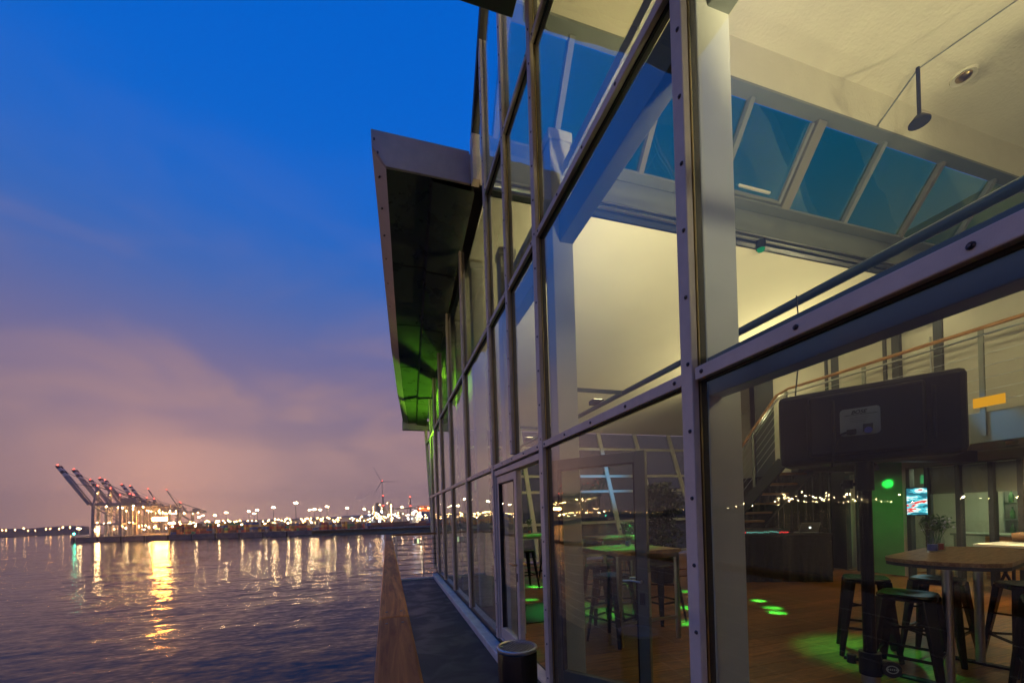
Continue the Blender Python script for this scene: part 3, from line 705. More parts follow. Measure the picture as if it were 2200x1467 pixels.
stools = [((3.78, 2.12), 20, 'black metal bar stool nearest the black speaker stand, under right table'), ((4.28, 2.72), 38, 'black metal bar stool behind the speaker stand with green light on its seat'), ((4.72, 2.42), 12, 'black metal bar stool on the far side of the right bar table'), ((4.36, 1.58), 30, 'black metal bar stool cut by the right edge of the photo'), ((4.95, 1.95), 50, 'black metal bar stool at the far right end of right table'),
          ((3.28, 4.42), 10, 'black metal bar stool right of the table behind the open door'), ((2.32, 3.95), 25, 'black metal bar stool seen through the open door leaf'), ((2.62, 4.75), 0, 'black metal bar stool on the far side of the table with the jar'),
          ((3.45, 5.75), 15, 'black metal bar stool beside the second table near the plant'), ((2.45, 7.35), 5, 'black metal bar stool seen through the open doorway'), ((3.1, 7.55), 30, 'black metal bar stool half hidden behind the doorway stool')]
for i, ((x, y), rz, lb) in enumerate(stools):
    s = stp if i == 0 else copy_tree(stp); s.location = (x, y, FL); s.rotation_euler = (0, 0, R(rz)); s['label'] = lb
def pedestal_table(loc, rz, L, W, H, label):
    t = empty('bar_table', loc, rz, label, 'table', 'high bar tables in the hall')
    pts = []
    for sx, st in ((1, -90), (-1, 90)):
        for i in range(9):
            a = R(st + 180 * i / 8); pts.append((sx * (L / 2 - .22) + .22 * math.cos(a), (W / 2) * math.sin(a)))
    b = MB(); n = len(pts); b.add([(x, y, H - .03) for x, y in pts] + [(x, y, H) for x, y in pts], [tuple(range(n - 1, -1, -1)), tuple(range(n, 2 * n))] + [(i, (i + 1) % n, n + (i + 1) % n, n + i) for i in range(n)])
    tt = b.build('table_top', 'table_wood', t, .003, local=True)
    b = MB(); q2 = [(x * .995, y * .99) for x, y in pts]; b.add([(x, y, H - .055) for x, y in q2] + [(x, y, H - .031) for x, y in q2], [tuple(range(n - 1, -1, -1)), tuple(range(n, 2 * n))] + [(i, (i + 1) % n, n + (i + 1) % n, n + i) for i in range(n)])
    b.build('edge_band', 'dark_paint', tt, local=True)
    for sx in (-1, 1):
        x = sx * (L / 2 - .30)
        MB().tube((x, 0, .02), (x, 0, H - .056), .03, 14).build('leg', 'steel', t, smooth=True, local=True)
        MB().box(x - .035, x + .035, -.28, .28, 0, .02).build('foot', 'black_metal', t, .004, local=True)
    return t
pedestal_table((4.42, 2.10, FL), R(14), 1.45, .66, .98, 'long wooden bar table with flower jars at the right')
bar_table((2.62, 4.14, FL), R(3), .82, .86, .98, 'square bar table with a jar behind the open door, lit green')
bar_table((3.62, 6.05, FL), 0, .85, .75, .98, 'bar table beside the dark bushy plant')
bar_table((2.78, 8.0, FL), 0, .80, .75, .98, 'bar table with small plant seen through the open doorway')

def leafball(b, c, r, n, size, rnd, flat=.8):
    for _ in range(n):
        while True:
            p = Vector((rnd.uniform(-1, 1), rnd.uniform(-1, 1), rnd.uniform(-1, 1)))
            if .25 < p.length < 1: break
        p = Vector(c) + Vector((p.x * r, p.y * r, p.z * r * flat))
        d = Vector((rnd.uniform(-1, 1), rnd.uniform(-1, 1), rnd.uniform(-.5, .8))).normalized(); e = d.cross(Vector((rnd.uniform(-1, 1), rnd.uniform(-1, 1), rnd.uniform(-1, 1)))).normalized()
        s = size * rnd.uniform(.6, 1.3)
        b.add([p, p + d * s * .5 + e * s * .28, p + d * s, p + d * s * .5 - e * s * .28], [(0, 1, 2, 3)])
def jar(loc, label, colr='clear_glass', rich=True, seed=1, hgt=.13):
    rnd = random.Random(seed); x, y, z = loc
    j = empty('flower_jar', loc, 0, label, 'jar', 'flower jars on the bar tables')
    MB().lathe([(.0, 0), (.036, 0), (.040, .006), (.040, hgt * .72), (.030, hgt * .86), (.030, hgt), (.026, hgt), (.026, hgt * .86), (.034, hgt * .72), (.034, .01), (0, .01)], loc, 18).build('glass_body', colr, j, smooth=True)
    MB().lathe([(.0, .012), (.033, .012), (.033, hgt * .5), (0, hgt * .5)], loc, 14).build('band', 'jar_blue' if seed % 2 else 'jar_red', j)
    b = MB()
    for _ in range(7):
        q = Vector((x + rnd.uniform(-.07, .07), y + rnd.uniform(-.07, .07), z + hgt + rnd.uniform(.06, .17))); b.tube((x, y, z + .02), q, .0022, 5)
    b.build('stems', 'leaf', j)
    b = MB(); leafball(b, (x, y, z + hgt + .11), .085, 90, .035, rnd); b.build('foliage', 'leaf', j)
    b = MB(); 
    for _ in range(8): b.octa((x + rnd.uniform(-.08, .08), y + rnd.uniform(-.08, .08), z + hgt + rnd.uniform(.03, .16)), .012)
    b.build('blossoms', 'petal', j)
jar((4.40, 2.28, 1.081), 'flower jar left of the pair on the right bar table', seed=1); jar((4.52, 2.30, 1.081), 'flower jar right of the pair on the right bar table', seed=2)
jar((2.72, 4.25, 1.081), 'glass jar with sprigs on the table behind the open door', seed=3); jar((2.80, 8.0, 1.081), 'jar with small green plant on the doorway table', seed=4)
# bushy plant by the stair
pl = empty('potted_plant', (5.05, 6.75, FL), 0, 'dark bushy plant in a black pot by the stage', 'plant')
MB().lathe([(0, 0), (.2, 0), (.26, .45), (.27, .47), (.24, .47), (.23, .43), (0, .43)], (5.05, 6.75, FL), 24).build('pot', 'black_plastic', pl, smooth=True)
b = MB(); rnd = random.Random(5)
for _ in range(9): b.tube((5.05, 6.75, FL + .4), (5.05 + rnd.uniform(-.3, .3), 6.75 + rnd.uniform(-.3, .3), 1.7 + rnd.uniform(-.2, .3)), .012, 6, .005)
b.build('stems', 'dark_leaf', pl)
b = MB()
for c, r_ in (((5.05, 6.75, 1.0), .42), ((4.9, 6.7, 1.45), .40), ((5.2, 6.8, 1.6), .38), ((5.0, 6.72, 1.8), .26)): leafball(b, c, r_, 420, .10, rnd)
b.build('foliage', 'dark_leaf', pl)
# loudspeaker on its stand near the glass
sp = empty('loudspeaker', (1.978, 1.247, 1.698), R(33.2), 'long black loudspeaker mounted sideways with grey connector plate, back to the glass', 'speaker')
# local: y along its length, -x faces the glass
L2, H2, D2 = .306, .165, .15
b = MB(); n = 14
poly = [(-L2 * 1.0, -H2), (L2, -H2), (L2, H2), (-L2, H2)]
MB().box(-.02, .22, -L2, L2, 0, .33).build('cabinet', 'black_plastic', sp, .022, local=True)
MB().box(-.045, -.021, -L2 * .62, L2 * .62, .03, .30).build('back_panel', 'black_plastic', sp, .012, local=True)
MB().box(.221, .235, -L2 + .02, L2 - .02, .02, .31).build('grille', 'gasket', sp, .004, local=True)
for y in (-.21, .19, .1): MB().box(-.052, -.0455, y - .006, y + .006, .06, .27).build('rib', 'black_plastic', sp, .003, local=True)
pb = MB()
def rrect(cy_, cz, a, c, r, x0, x1, bld, k=5):
    pts = []
    for sx, sz, st in ((1, 1, 0), (-1, 1, 90), (-1, -1, 180), (1, -1, 270)):
        for i in range(k): 
            th = R(st + 90 * i / (k - 1)); pts.append((cy_ + sx * (a - r) + r * math.cos(th), cz + sz * (c - r) + r * math.sin(th)))
    return bld.prismX(pts, x0, x1)
pt = rrect(.012, .165, .066, .058, .014, -.0475, -.0456, MB()).build('connector_plate', 'label_plate', sp, local=True)
me = text_mesh('BOSE', .021, .35, .0002); me.materials.append(MATS['gasket'])
tx = bpy.data.objects.new('lettering', me); col.objects.link(tx); tx.parent = pt; tx.location = (-.0484, .016, .205); tx.rotation_euler = (R(90), 0, R(-90))
MB().box(-.0482, -.0476, -.045, .062, .1935, .195).build('rule_line', 'gasket', pt, local=True)
for i, zz in enumerate((.184, .177, .170, .163)): MB().box(-.0480, -.0476, -.02 + .004 * i, .045, zz, zz + .0012).build('text_line', 'grey_door', pt, local=True)
MB().box(-.066, -.0477, -.030, .002, .118, .150).build('socket', 'dark_paint', pt, .003, local=True)
MB().tube((-.0477, -.014, .122), (-.068, -.014, .122), .013, 16).build('connector', 'lens_blue_dull' if 'lens_blue_dull' in MATS else 'jar_blue', pt, smooth=True, local=True)
MB().box(-.072, -.0477, .024, .056, .112, .132).build('plug', 'gasket', pt, .003, local=True)
MB().path([(-.06, .056, .122), (-.062, .075, .116), (-.06, .10, .06), (-.03, .11, -.02)], .004, 6).build('cable', 'gasket', pt, smooth=True, local=True)
ss = empty('speaker_stand', (2.035, 1.285, FL), 0, 'black tripod speaker stand with round emblem knob behind the glass', 'stand')
cx_, cy_ = 2.035, 1.285
MB().tube((cx_, cy_, .80), (cx_, cy_, 1.70), .024, 16).build('upper_pole', 'black_metal', ss, smooth=True)
MB().tube((cx_, cy_, .30), (cx_, cy_, .84), .030, 16).build('lower_pole', 'black_metal', ss, smooth=True)
MB().tube((cx_, cy_, 1.57), (cx_, cy_, 1.697), .033, 16).build('adaptor', 'black_plastic', ss, smooth=True)
MB().tube((cx_, cy_, .755), (cx_, cy_, .855), .040, 18).build('clamp', 'black_plastic', ss, smooth=True)
MB().tube((cx_, cy_, .715), (cx_, cy_, .755), .034, 18).build('collar', 'steel', ss, smooth=True)
for dx, dy, zz, r_ in ((-.055, .065, 1.60, .020), (-.045, .08, .81, .018)):
    MB().tube((cx_, cy_, zz), (cx_ + dx, cy_ + dy, zz), .008, 8).tube((cx_ + dx * .7, cy_ + dy * .7, zz - .018), (cx_ + dx * .7, cy_ + dy * .7, zz + .02), r_, 10).build('wing_knob', 'black_plastic', ss)
kd = Vector((-.62, -.75, .12)).normalized(); kc = Vector((cx_ + .0, cy_ - .035, .975)); kc = Vector((cx_ + .028, cy_ - .062, .795))
kn = MB().tube(kc - kd * .035, kc + kd * .012, .034, 20).build('knob', 'black_plastic', ss, smooth=True)
e1 = kd.cross(Vector((0, 0, 1))).normalized(); e2 = e1.cross(kd)
b = MB(); n = 24; cc = kc + kd * .0125
ri, ro = .0165, .0215
pts = [cc + e1 * (ro * math.cos(2 * math.pi * i / n)) + e2 * (.8 * ro * math.sin(2 * math.pi * i / n)) for i in range(n)] + [cc + e1 * (ri * math.cos(2 * math.pi * i / n)) + e2 * (.8 * ri * math.sin(2 * math.pi * i / n)) for i in range(n)]
pts2 = [p + kd * .0008 for p in pts]
b.add(pts + pts2, [(2 * n + i, 2 * n + (i + 1) % n, 3 * n + (i + 1) % n, 3 * n + i) for i in range(n)])
b.build('emblem_ring', 'label_plate', kn)
b = MB()
for k, hh in enumerate((.55, .8, 1, .9, 1, .8, .55)):
    c0 = cc + e1 * ((k - 3) * .0068) + kd * .001; b.bar(c0 - e2 * .0042 * hh, c0 + e2 * .0042 * hh, .0036, .0012, kd)
b.build('emblem_band', 'label_plate', kn)
for a in (30, 150, 270):
    d = Vector((math.cos(R(a)), math.sin(R(a)), 0)); c = Vector((cx_, cy_, 0))
    lg = MB().bar(c + Vector((0, 0, .62)) + d * .02, c + d * .42 + Vector((0, 0, FL + .02)), .022, .03).build('leg', 'black_metal', ss, .003)
    MB().octa(c + d * .42 + Vector((0, 0, FL + .018)), .022).build('rubber_foot', 'gasket', lg)
    MB().bar(c + Vector((0, 0, .38)), c + d * .24 + Vector((0, 0, .42)), .012, .02).build('brace', 'black_metal', ss)

# ------------------------------------------------------------------ stage desk with laptop and mixer
dj = empty('stage_desk', (6.95, 5.75, FL), 0, 'long desk draped in black cloth at the back of the hall', 'desk')
A = Vector((6.20, 6.12, 0)); B_ = Vector((7.62, 5.38, 0)); dd = (B_ - A).normalized(); pp = Vector((-dd.y, dd.x, 0))
if pp.y < 0: pp = -pp
def q(u, v, z): return tuple(A + dd * u + pp * v + Vector((0, 0, z)))
LD = (B_ - A).length
MB().add([q(-.02, -.02, .95), q(LD + .02, -.02, .95), q(LD + .02, .6, .95), q(-.02, .6, .95), q(-.02, -.02, .98), q(LD + .02, -.02, .98), q(LD + .02, .6, .98), q(-.02, .6, .98)], [(3, 2, 1, 0), (4, 5, 6, 7), (0, 1, 5, 4), (1, 2, 6, 5), (2, 3, 7, 6), (3, 0, 4, 7)]).build('desk_top', 'black_cloth', dj, .005)
b = MB(); n = 60
for i in range(n + 1):
    t_ = i / n; wv = .018 * math.sin(i * 1.3) + .012 * math.sin(i * .7)
    b.v += [q(LD * t_, -.012, .949), q(LD * t_, -.02 + wv * .6, .5), q(LD * t_, -.02 + wv, FL + .005)]
b.f = [(i * 3 + j, i * 3 + 3 + j, i * 3 + 4 + j, i * 3 + 1 + j) for i in range(n) for j in (0, 1)]; b.mi = [0] * len(b.f)
b.build('drape', 'black_cloth', dj, smooth=True)
for u, v in ((.05, .08), (LD - .05, .08), (.05, .55), (LD - .05, .55)): MB().bar(q(u, v, FL), q(u, v, .95), .04, .04).build('leg', 'black_metal', dj)
def lq(u, v, z): return q(u, v, z)
lp = empty('laptop', q(LD - .28, .3, .98), 0, 'open silver laptop with glowing emblem on the black desk', 'laptop')
u0, u1 = LD - .42, LD - .10
MB().add([lq(u0, .20, .982), lq(u1, .20, .982), lq(u1, .42, .982), lq(u0, .42, .982), lq(u0, .20, .994), lq(u1, .20, .994), lq(u1, .42, .994), lq(u0, .42, .994)], [(3, 2, 1, 0), (4, 5, 6, 7), (0, 1, 5, 4), (1, 2, 6, 5), (2, 3, 7, 6), (3, 0, 4, 7)]).build('keyboard_base', 'steel', lp)
ld = MB().add([lq(u0, .20, .995), lq(u1, .20, .995), lq(u1, .12, 1.17), lq(u0, .12, 1.17), lq(u0, .208, .997), lq(u1, .208, .997), lq(u1, .128, 1.173), lq(u0, .128, 1.173)], [(3, 2, 1, 0), (4, 5, 6, 7), (0, 1, 5, 4), (1, 2, 6, 5), (2, 3, 7, 6), (3, 0, 4, 7)]).build('lid', 'grey_door', lp)
um = (u0 + u1) / 2
b = MB(); cpt = Vector(lq(um, .155, 1.085)); n = 12
b.add([cpt + dd * (.02 * math.cos(2 * math.pi * i / n)) + Vector((0, 0, .024 * math.sin(2 * math.pi * i / n))) for i in range(n)], [tuple(range(n))]); b.build('emblem', 'led_white', ld)
mx = empty('mixing_console', q(.55, .3, .98), 0, 'black mixing console with coloured lights on the desk', 'mixer')
MB().add([lq(.1, .1, .982), lq(.95, .1, .982), lq(.95, .5, .982), lq(.1, .5, .982), lq(.1, .1, 1.02), lq(.95, .1, 1.02), lq(.95, .5, 1.07), lq(.1, .5, 1.07)], [(3, 2, 1, 0), (4, 5, 6, 7), (0, 1, 5, 4), (1, 2, 6, 5), (2, 3, 7, 6), (3, 0, 4, 7)]).build('case', 'black_plastic', mx)
rnd = random.Random(11)
for i in range(26):
    u = .12 + .82 * i / 25; c = Vector(lq(u, .09, 1.0 + rnd.uniform(.0, .03)))
    MB().octa(c, .012).build('indicator', 'led_red' if i < 4 or i > 20 else 'led_cyan', mx)

# ------------------------------------------------------------------ stair and gallery railing
st = empty('staircase', (7.6, 7.2, FL), 0, 'dark steel staircase with open treads rising to the gallery', 'staircase')
y_top, y_bot = 5.97, 8.35; z_top = 2.42; nst = 12
for x in (7.24, 8.12): MB().bar((x, y_top, z_top - .10), (x, y_bot, FL + .06), .05, .22).build('stringer', 'stair_steel', st)
for i in range(nst):
    t_ = (i + .5) / nst; y = y_top + (y_bot - y_top) * t_; z = z_top + (FL - z_top) * t_
    MB().box(7.27, 8.09, y - .12, y + .12, z - .02, z + .02).build('tread', 'gallery_wood', st, .004)
gr = empty('gallery_railing', (7.2, 3.5, 2.55), 0, 'gallery railing with wooden handrail and thin steel wires, running down the stair', 'railing')
pts = [(7.18, -2, 3.62), (7.18, 5.75, 3.66), (7.18, 6.0, 3.60), (7.18, 8.35, 1.22)]
MB().path(pts, .026, 12).build('handrail', 'gallery_wood', gr, smooth=True)
MB().path([(p[0], p[1], p[2] - .09) for p in pts], .014, 8).build('under_rail', 'steel', gr, smooth=True)
for y in (-.9, .45, 1.8, 3.18, 4.5, 5.8): MB().bar((7.18, y, 2.30), (7.18, y, 3.62), .02, .05).build('post', 'grey_door', gr)
for y in (6.55, 7.35, 8.15):
    zt = 3.60 + (y - 6.0) * (1.22 - 3.60) / 2.35; MB().bar((7.18, y, zt - 1.15), (7.18, y, zt - .02), .02, .05).build('post', 'grey_door', gr)
for i in range(6):
    dz = .18 + i * .15; MB().path([(p[0], p[1], p[2] - dz) for p in pts], .004, 5).build('wire', 'steel', gr)

# ------------------------------------------------------------------ things at the back of the hall
tv = empty('wall_screen', (9.22, 4.98, 1.5), 0, 'bright screen showing blue, white and red picture at the back wall', 'screen')
MB().box(9.20, 9.26, 4.80, 5.14, 1.24, 1.76).build('bezel', 'screen_frame', tv, .005)
MB().box(9.194, 9.199, 4.82, 5.12, 1.26, 1.74).build('display', 'screen_picture', tv)
sh = empty('bottle_shelf', (11.2, 4.3, FL), 0, 'lit shelf rack full of bottles in the glazed room', 'shelf')
for z in (.5, .8, 1.1, 1.4): MB().box(10.9, 11.3, 3.6, 4.6, z, z + .025).build('shelf_board', 'steel', sh)
for y in (3.6, 4.58): MB().box(10.9, 11.3, y, y + .02, FL, 1.7).build('upright', 'steel', sh)
rnd = random.Random(8); bp_ = None
for z in (.525, .825, 1.125, 1.425):
    for k in range(9):
        y = 3.68 + k * .105
        if bp_ is None:
            bp_ = MB().lathe([(0, 0), (.033, 0), (.035, .01), (.035, .13), (.012, .17), (.012, .22), (0, .22)], (0, 0, 0), 8).build('bottle', 'leaf', None, smooth=True, local=True); o = bp_
        else: o = inst(bp_)
        o.location = (11.0 + rnd.uniform(-.05, .05), y, z + .001); tag(o, 'small dark bottle standing on the lit shelf rack', 'bottle', 'bottles on the shelf rack')
ct = empty('counter', (10.2, 4.6, FL), 0, 'wooden counter box inside the glazed room', 'counter')
MB().box(10.1, 10.5, 3.9, 4.5, FL, .85).build('body', 'gallery_wood', ct, .005); MB().box(10.05, 10.55, 3.85, 4.95, .852, .89).build('worktop', 'grey_door', ct, .004); MB().box(10.1, 10.16, 4.86, 4.92, FL, .85).build('leg', 'grey_door', ct)
ft = empty('folding_table', (8.75, 3.55, FL), 0, 'white folding table with black trestle legs by the back wall', 'table')
MB().box(8.45, 9.15, 2.6, 3.9, .80, .84).build('table_top', 'table_white', ft, .006)
for y in (2.8, 3.7):
    MB().bar((8.5, y, FL), (9.1, y, .78), .025, .025).bar((9.1, y + .03, FL), (8.5, y + .03, .78), .025, .025).build('trestle', 'black_metal', ft)
ch = empty('chair', (9.0, 4.05, FL), 0, 'brown curved chair back beyond the folding table', 'chair')
b = MB()
for i in range(9):
    a = R(-70 + 140 * i / 8); b.v += [(9.0 + .24 * math.cos(a) * .6, 3.45 + .30 * math.sin(a), .84 + .01), (9.0 + .26 * math.cos(a) * .6, 3.45 + .32 * math.sin(a), 1.02 - .04 * abs(i - 4) / 4)]
b.f = [(2 * i, 2 * i + 2, 2 * i + 3, 2 * i + 1) for i in range(8)]; b.mi = [0] * 8
o = b.build('backrest', 'chair_brown', ch, smooth=True); sm = o.modifiers.new('Solid', 'SOLIDIFY'); sm.thickness = .02
MB().box(8.8, 9.2, 3.22, 3.68, .46, .50).build('seat', 'chair_brown', ch, .01)
for x, y in ((8.83, 3.26), (9.17, 3.26), (8.83, 3.64), (9.17, 3.64)): MB().bar((x, y, FL), (x, y, .46), .03, .03).build('leg', 'black_metal', ch)
MB().bar((9.13, 3.3, .5), (9.13, 3.2, .86), .025, .025).bar((9.13, 3.6, .5), (9.13, 3.7, .86), .025, .025).build('back_post', 'black_metal', ch)
# curtained glass door by the desk
bc = empty('added_dark_backdrop', (8.95, 7.4, FL), 0, 'tall black sheet added to darken the space behind the draped desk', 'curtain')  # black sheet added to darken the hall behind the desk
b = MB(); n = 80
for i in range(n + 1):
    y = 6.30 + 2.5 * i / n; wv = .03 * math.sin(i * 1.15) + .015 * math.sin(i * .53)
    b.v += [(8.9 + wv, y, FL + .01), (8.9 + wv * .8, y, 2.2)]
b.f = [(2 * i, 2 * i + 2, 2 * i + 3, 2 * i + 1) for i in range(n)]; b.mi = [0] * n; b.build('cloth', 'black_cloth', bc, smooth=True)
MB().tube((8.9, 6.25, 2.21), (8.9, 8.85, 2.21), .015, 8).build('rod', 'black_metal', bc); MB().tube((8.9, 6.27, FL), (8.9, 6.27, 2.21), .015, 8).tube((8.9, 8.83, FL), (8.9, 8.83, 2.21), .015, 8).build('upright', 'black_metal', bc)
gd = empty('side_door', (9.28, 6.1, FL), 0, 'narrow glass door with pale curtain behind the stand', 'door')
MB().box(9.24, 9.29, 5.98, 6.02, FL, 2.14).box(9.24, 9.29, 6.21, 6.25, FL, 2.14).box(9.24, 9.29, 6.02, 6.21, 2.08, 2.14).build('frame', 'dark_paint', gd)
b = MB()
for i in range(13): b.v += [(9.40 + .012 * (i % 2), 6.02 + .19 * i / 12, FL + .05), (9.40 + .012 * (i % 2), 6.02 + .19 * i / 12, 2.06)]
b.f = [(2 * i, 2 * i + 2, 2 * i + 3, 2 * i + 1) for i in range(12)]; b.mi = [0] * 12; b.build('curtain', 'plaster', gd)
MB().box(9.26, 9.268, 6.02, 6.21, FL + .02, 2.08).build('pane', 'clear_glass', gd)
rg = tag(MB().box(1.62, 2.55, 4.95, 6.0, FL + .0015, FL + .012).build('floor_mat', 'rug'), 'dark floor mat inside the doorway', 'mat')

# ------------------------------------------------------------------ lamps inside
WARM = (1, .79, .45)
def uplight(y, target, e, colr, lens, label, spot=120, x=2.0):
    u = empty('uplight', (x, y, 2.57), 0, label, 'lamp', 'uplights along the ceiling rail')
    MB().box(x - .06, x + .06, y - .05, y + .05, 2.558, 2.60).build('housing', 'dark_paint', u, .006)
    MB().box(x - .045, x + .045, y - .035, y + .035, 2.601, 2.605).build('lens', lens, u)
    light('beam', 'SPOT', (x, y, 2.64), e, colr, u, target, spot, .8, .06)
def wall_uplight(x, y, z, target, e, colr, label, spot):
    u = empty('wall_uplight', (x, y, z), 0, label, 'lamp', 'wall uplights in the hall')
    MB().box(x - .12, x + .10, y - .12, y + .12, z - .06, z + .05).build('housing', 'dark_paint', u, .006); MB().box(x + .101, x + .14, y - .04, y + .04, z - .05, z + .03).build('bracket', 'dark_paint', u)
    MB().box(x - .10, x + .08, y - .10, y + .10, z + .051, z + .055).build('lens', 'lens_warm', u)
    light('beam', 'SPOT', (x, y, z + .10), e, colr, u, target, spot, .9, .08)
wall_uplight(9.16, 7.3, 3.1, (6.6, 7.5, 5.1), 560, WARM, 'dark wall uplight on the back wall beyond the stair', 150)
wall_uplight(9.16, 1.6, 4.2, (6.0, 1.6, 7.6), 260, WARM, 'dark wall uplight on the back wall above the gallery', 150)
uplight(5.6, (5.0, 6.5, 5.4), 200, WARM, 'lens_warm', 'small warm uplight on the rail under the roof beam', 150)
uplight(3.6, (6.5, 4.2, 7.3), 420, WARM, 'lens_warm', 'small warm uplight on the rail under the tall ceiling', 110)
uplight(0.15, (5.0, 2.4, 7.6), 700, WARM, 'lens_warm', 'small warm uplight on the rail close to the speaker', 130)
uplight(-1.6, (4.0, -1.0, 7.6), 900, WARM, 'lens_warm', 'small warm uplight on the rail at the near end of the hall', 150)
uplight(10.7, (.75, 10.6, 4.7), 700, (.36, 1, .04), 'lens_green', 'small green uplight at the far end of the rail', 84)
rs = empty('added_column_spot', (2.0, -1.1, 2.45), 0, 'unseen spot added on the rail to brighten the near columns', 'lamp')  # spot added out of view to brighten the column faces
MB().tube((2.0, -1.1, 2.50), (1.93, -.98, 2.40), .04, 14).build('housing', 'dark_paint', rs, smooth=True); MB().tube((2.0, -1.1, 2.535), (2.0, -1.1, 2.49), .012, 8).build('stem', 'dark_paint', rs)
light('beam', 'SPOT', (1.91, -.95, 2.385), 95, (1, .86, .62), rs, (1.45, 1.5, 3.7), 90, .9, .04)
# rod lamp under the tall ceiling with its wire
rd = empty('rod_lamp', (7.03, 3.64, 7.35), 0, 'black rod lamp hanging from a wire under the tall ceiling', 'lamp')
MB().tube((7.03, 3.64, 7.35), (7.03, 3.64, 6.70), .022, 10).build('rod', 'stair_steel', rd, smooth=True)
MB().tube((7.03, 3.64, 6.70), (7.03, 3.64, 6.62), .05, 18, .115).tube((7.03, 3.64, 6.62), (7.03, 3.64, 6.60), .115, 18).build('shade', 'stair_steel', rd, smooth=True)
MB().tube((7.03, 3.64, 7.33), (7.33, 2.8, 7.40), .008, 6).tube((7.33, 2.8, 7.40), (7.8, 1.0, 7.5), .008, 6).build('wire', 'beam_grey', rd)
MB().tube((7.03, 3.64, 7.33), (7.10, 4.19, 7.05), .012, 6).build('stay', 'beam_grey', rd)
MB().octa((7.10, 4.19, 7.05), .05, .03).build('anchor', 'beam_grey', rd)
rf = empty('ceiling_spot', (8.15, 3.7, 7.62), 0, 'small eyeball spot fitting set into the tall ceiling', 'lamp')
MB().lathe([(.0, -.01), (.10, -.01), (.14, -.03), (.15, 0)], (8.15, 3.7, 7.62), 20).build('ring', 'plaster', rf, smooth=True); MB().lathe([(0, -.06), (.05, -.055), (.085, -.03), (.09, -.01)], (8.15, 3.7, 7.62), 16).build('eyeball', 'brass', rf, smooth=True)
# coloured party lamp on the beam: many narrow green beams
pt_ = empty('party_light', (5.6, 4.86, 5.5), 0, 'coloured party light hanging over the hall', 'lamp')
MB().tube((5.6, 4.86, 5.56), (5.6, 4.86, 5.44), .07, 14).build('housing', 'black_plastic', pt_, smooth=True)
MB().lathe([(.0, -.05), (.04, -.035), (.06, 0)], (5.6, 4.86, 5.44), 14).build('lens', 'lens_green', pt_, smooth=True)
GR = (.04, 1, .18)
for i, (x, y) in enumerate([(5.25, 4.78), (5.05, 4.38), (4.88, 4.16), (3.6, 6.39), (3.44, 5.82), (4.78, 5.81), (3.48, 4.21), (4.05, 4.84), (2.66, 7.36), (2.2, 6.3), (2.81, 5.41), (2.91, 4.9), (3.1, 6.2), (4.3, 6.6), (3.0, 6.9)]):
    light('green_beam', 'SPOT', (5.6, 4.86, 5.36), rnd.uniform(12000, 34000), GR, pt_, (x, y, FL), rnd.uniform(2.0, 3.4), 1.0, .02)
light('green_wash', 'SPOT', (5.6, 4.86, 5.36), 4500, GR, pt_, (2.55, 5.3, .1), 15, .9, .04)
light('green_table', 'SPOT', (5.6, 4.86, 5.36), 3200, GR, pt_, (2.6, 4.2, 1.08), 9, .9, .04)
light('green_far', 'SPOT', (5.6, 4.86, 5.36), 3500, GR, pt_, (2.7, 7.8, .5), 11, .9, .04)
light('green_low', 'SPOT', (5.6, 4.86, 5.36), 2600, GR, pt_, (4.3, 2.7, .1), 14, .9, .04)
light('blue_wash', 'SPOT', (5.6, 4.86, 5.36), 2400, (.08, .4, 1), pt_, (6.6, 11.6, 2.6), 18, .9, .04)
light('blue_gallery', 'SPOT', (5.6, 4.86, 5.36), 900, (.08, .4, 1), pt_, (7.2, 3.05, 2.45), 7, .9, .04)
pc = empty('par_can', (7.75, 4.75, 2.1), 0, 'small black spotlight under the gallery aimed at the green wall', 'lamp')
MB().tube((7.75, 4.75, 2.12), (7.87, 4.80, 2.07), .045, 14).build('can', 'black_plastic', pc, smooth=True); MB().bar((7.75, 4.75, 2.12), (7.75, 4.75, 2.30), .015, .03).build('yoke', 'black_metal', pc)
light('green_wall', 'SPOT', (7.90, 4.81, 2.06), 26, GR, pc, (9.3, 5.55, 1.3), 46, 1.0, .03)
light('green_spot', 'SPOT', (7.90, 4.81, 2.06), 700, GR, pc, (9.3, 5.47, 1.86), 7, .6, .02)
# glazed room strip light
kl = empty('strip_light', (10.4, 4.4, 2.26), 0, 'strip light under the ceiling of the glazed room', 'lamp')
MB().box(10.3, 10.5, 3.6, 5.2, 2.235, 2.29).build('housing', 'white_steel', kl); MB().box(10.32, 10.48, 3.62, 5.18, 2.228, 2.234).build('diffuser', 'lens_warm', kl)
light('glow', 'AREA', (10.4, 4.4, 2.22), 34, (.85, 1, .62), kl, (10.4, 4.4, 0), sx=1.6, sy=.2)
gl_ = empty('gallery_downlight', (8.3, 4.6, 5.05), 0, 'small round downlight over the gallery', 'lamp')
MB().tube((8.95, 4.6, 5.05), (8.95, 4.6, 5.00), .06, 16).build('ring', 'white_steel', gl_); light('glow', 'SPOT', (8.95, 4.6, 4.98), 16, WARM, gl_, (8.6, 4.6, 2.5), 150, .8, .05)
hl = empty('hall_downlight', (8.3, 3.4, 2.1), 0, 'small round downlight under the gallery', 'lamp')
MB().tube((8.3, 3.4, 2.30), (8.3, 3.4, 2.25), .06, 16).build('ring', 'white_steel', hl); light('glow', 'SPOT', (8.3, 3.4, 2.24), 240, (1, .66, .32), hl, (8.6, 3.4, 0), 150, .8, .05)
am = tag(MB().box(7.155, 7.175, 2.98, 3.26, 2.66, 2.78).build('amber_light', 'amber_panel'), 'glowing amber panel light on the gallery edge', 'lamp')
ex = empty('exit_sign', (2.0, 8.8, 2.15), 0, 'glowing green emergency sign seen through a far pane', 'sign')
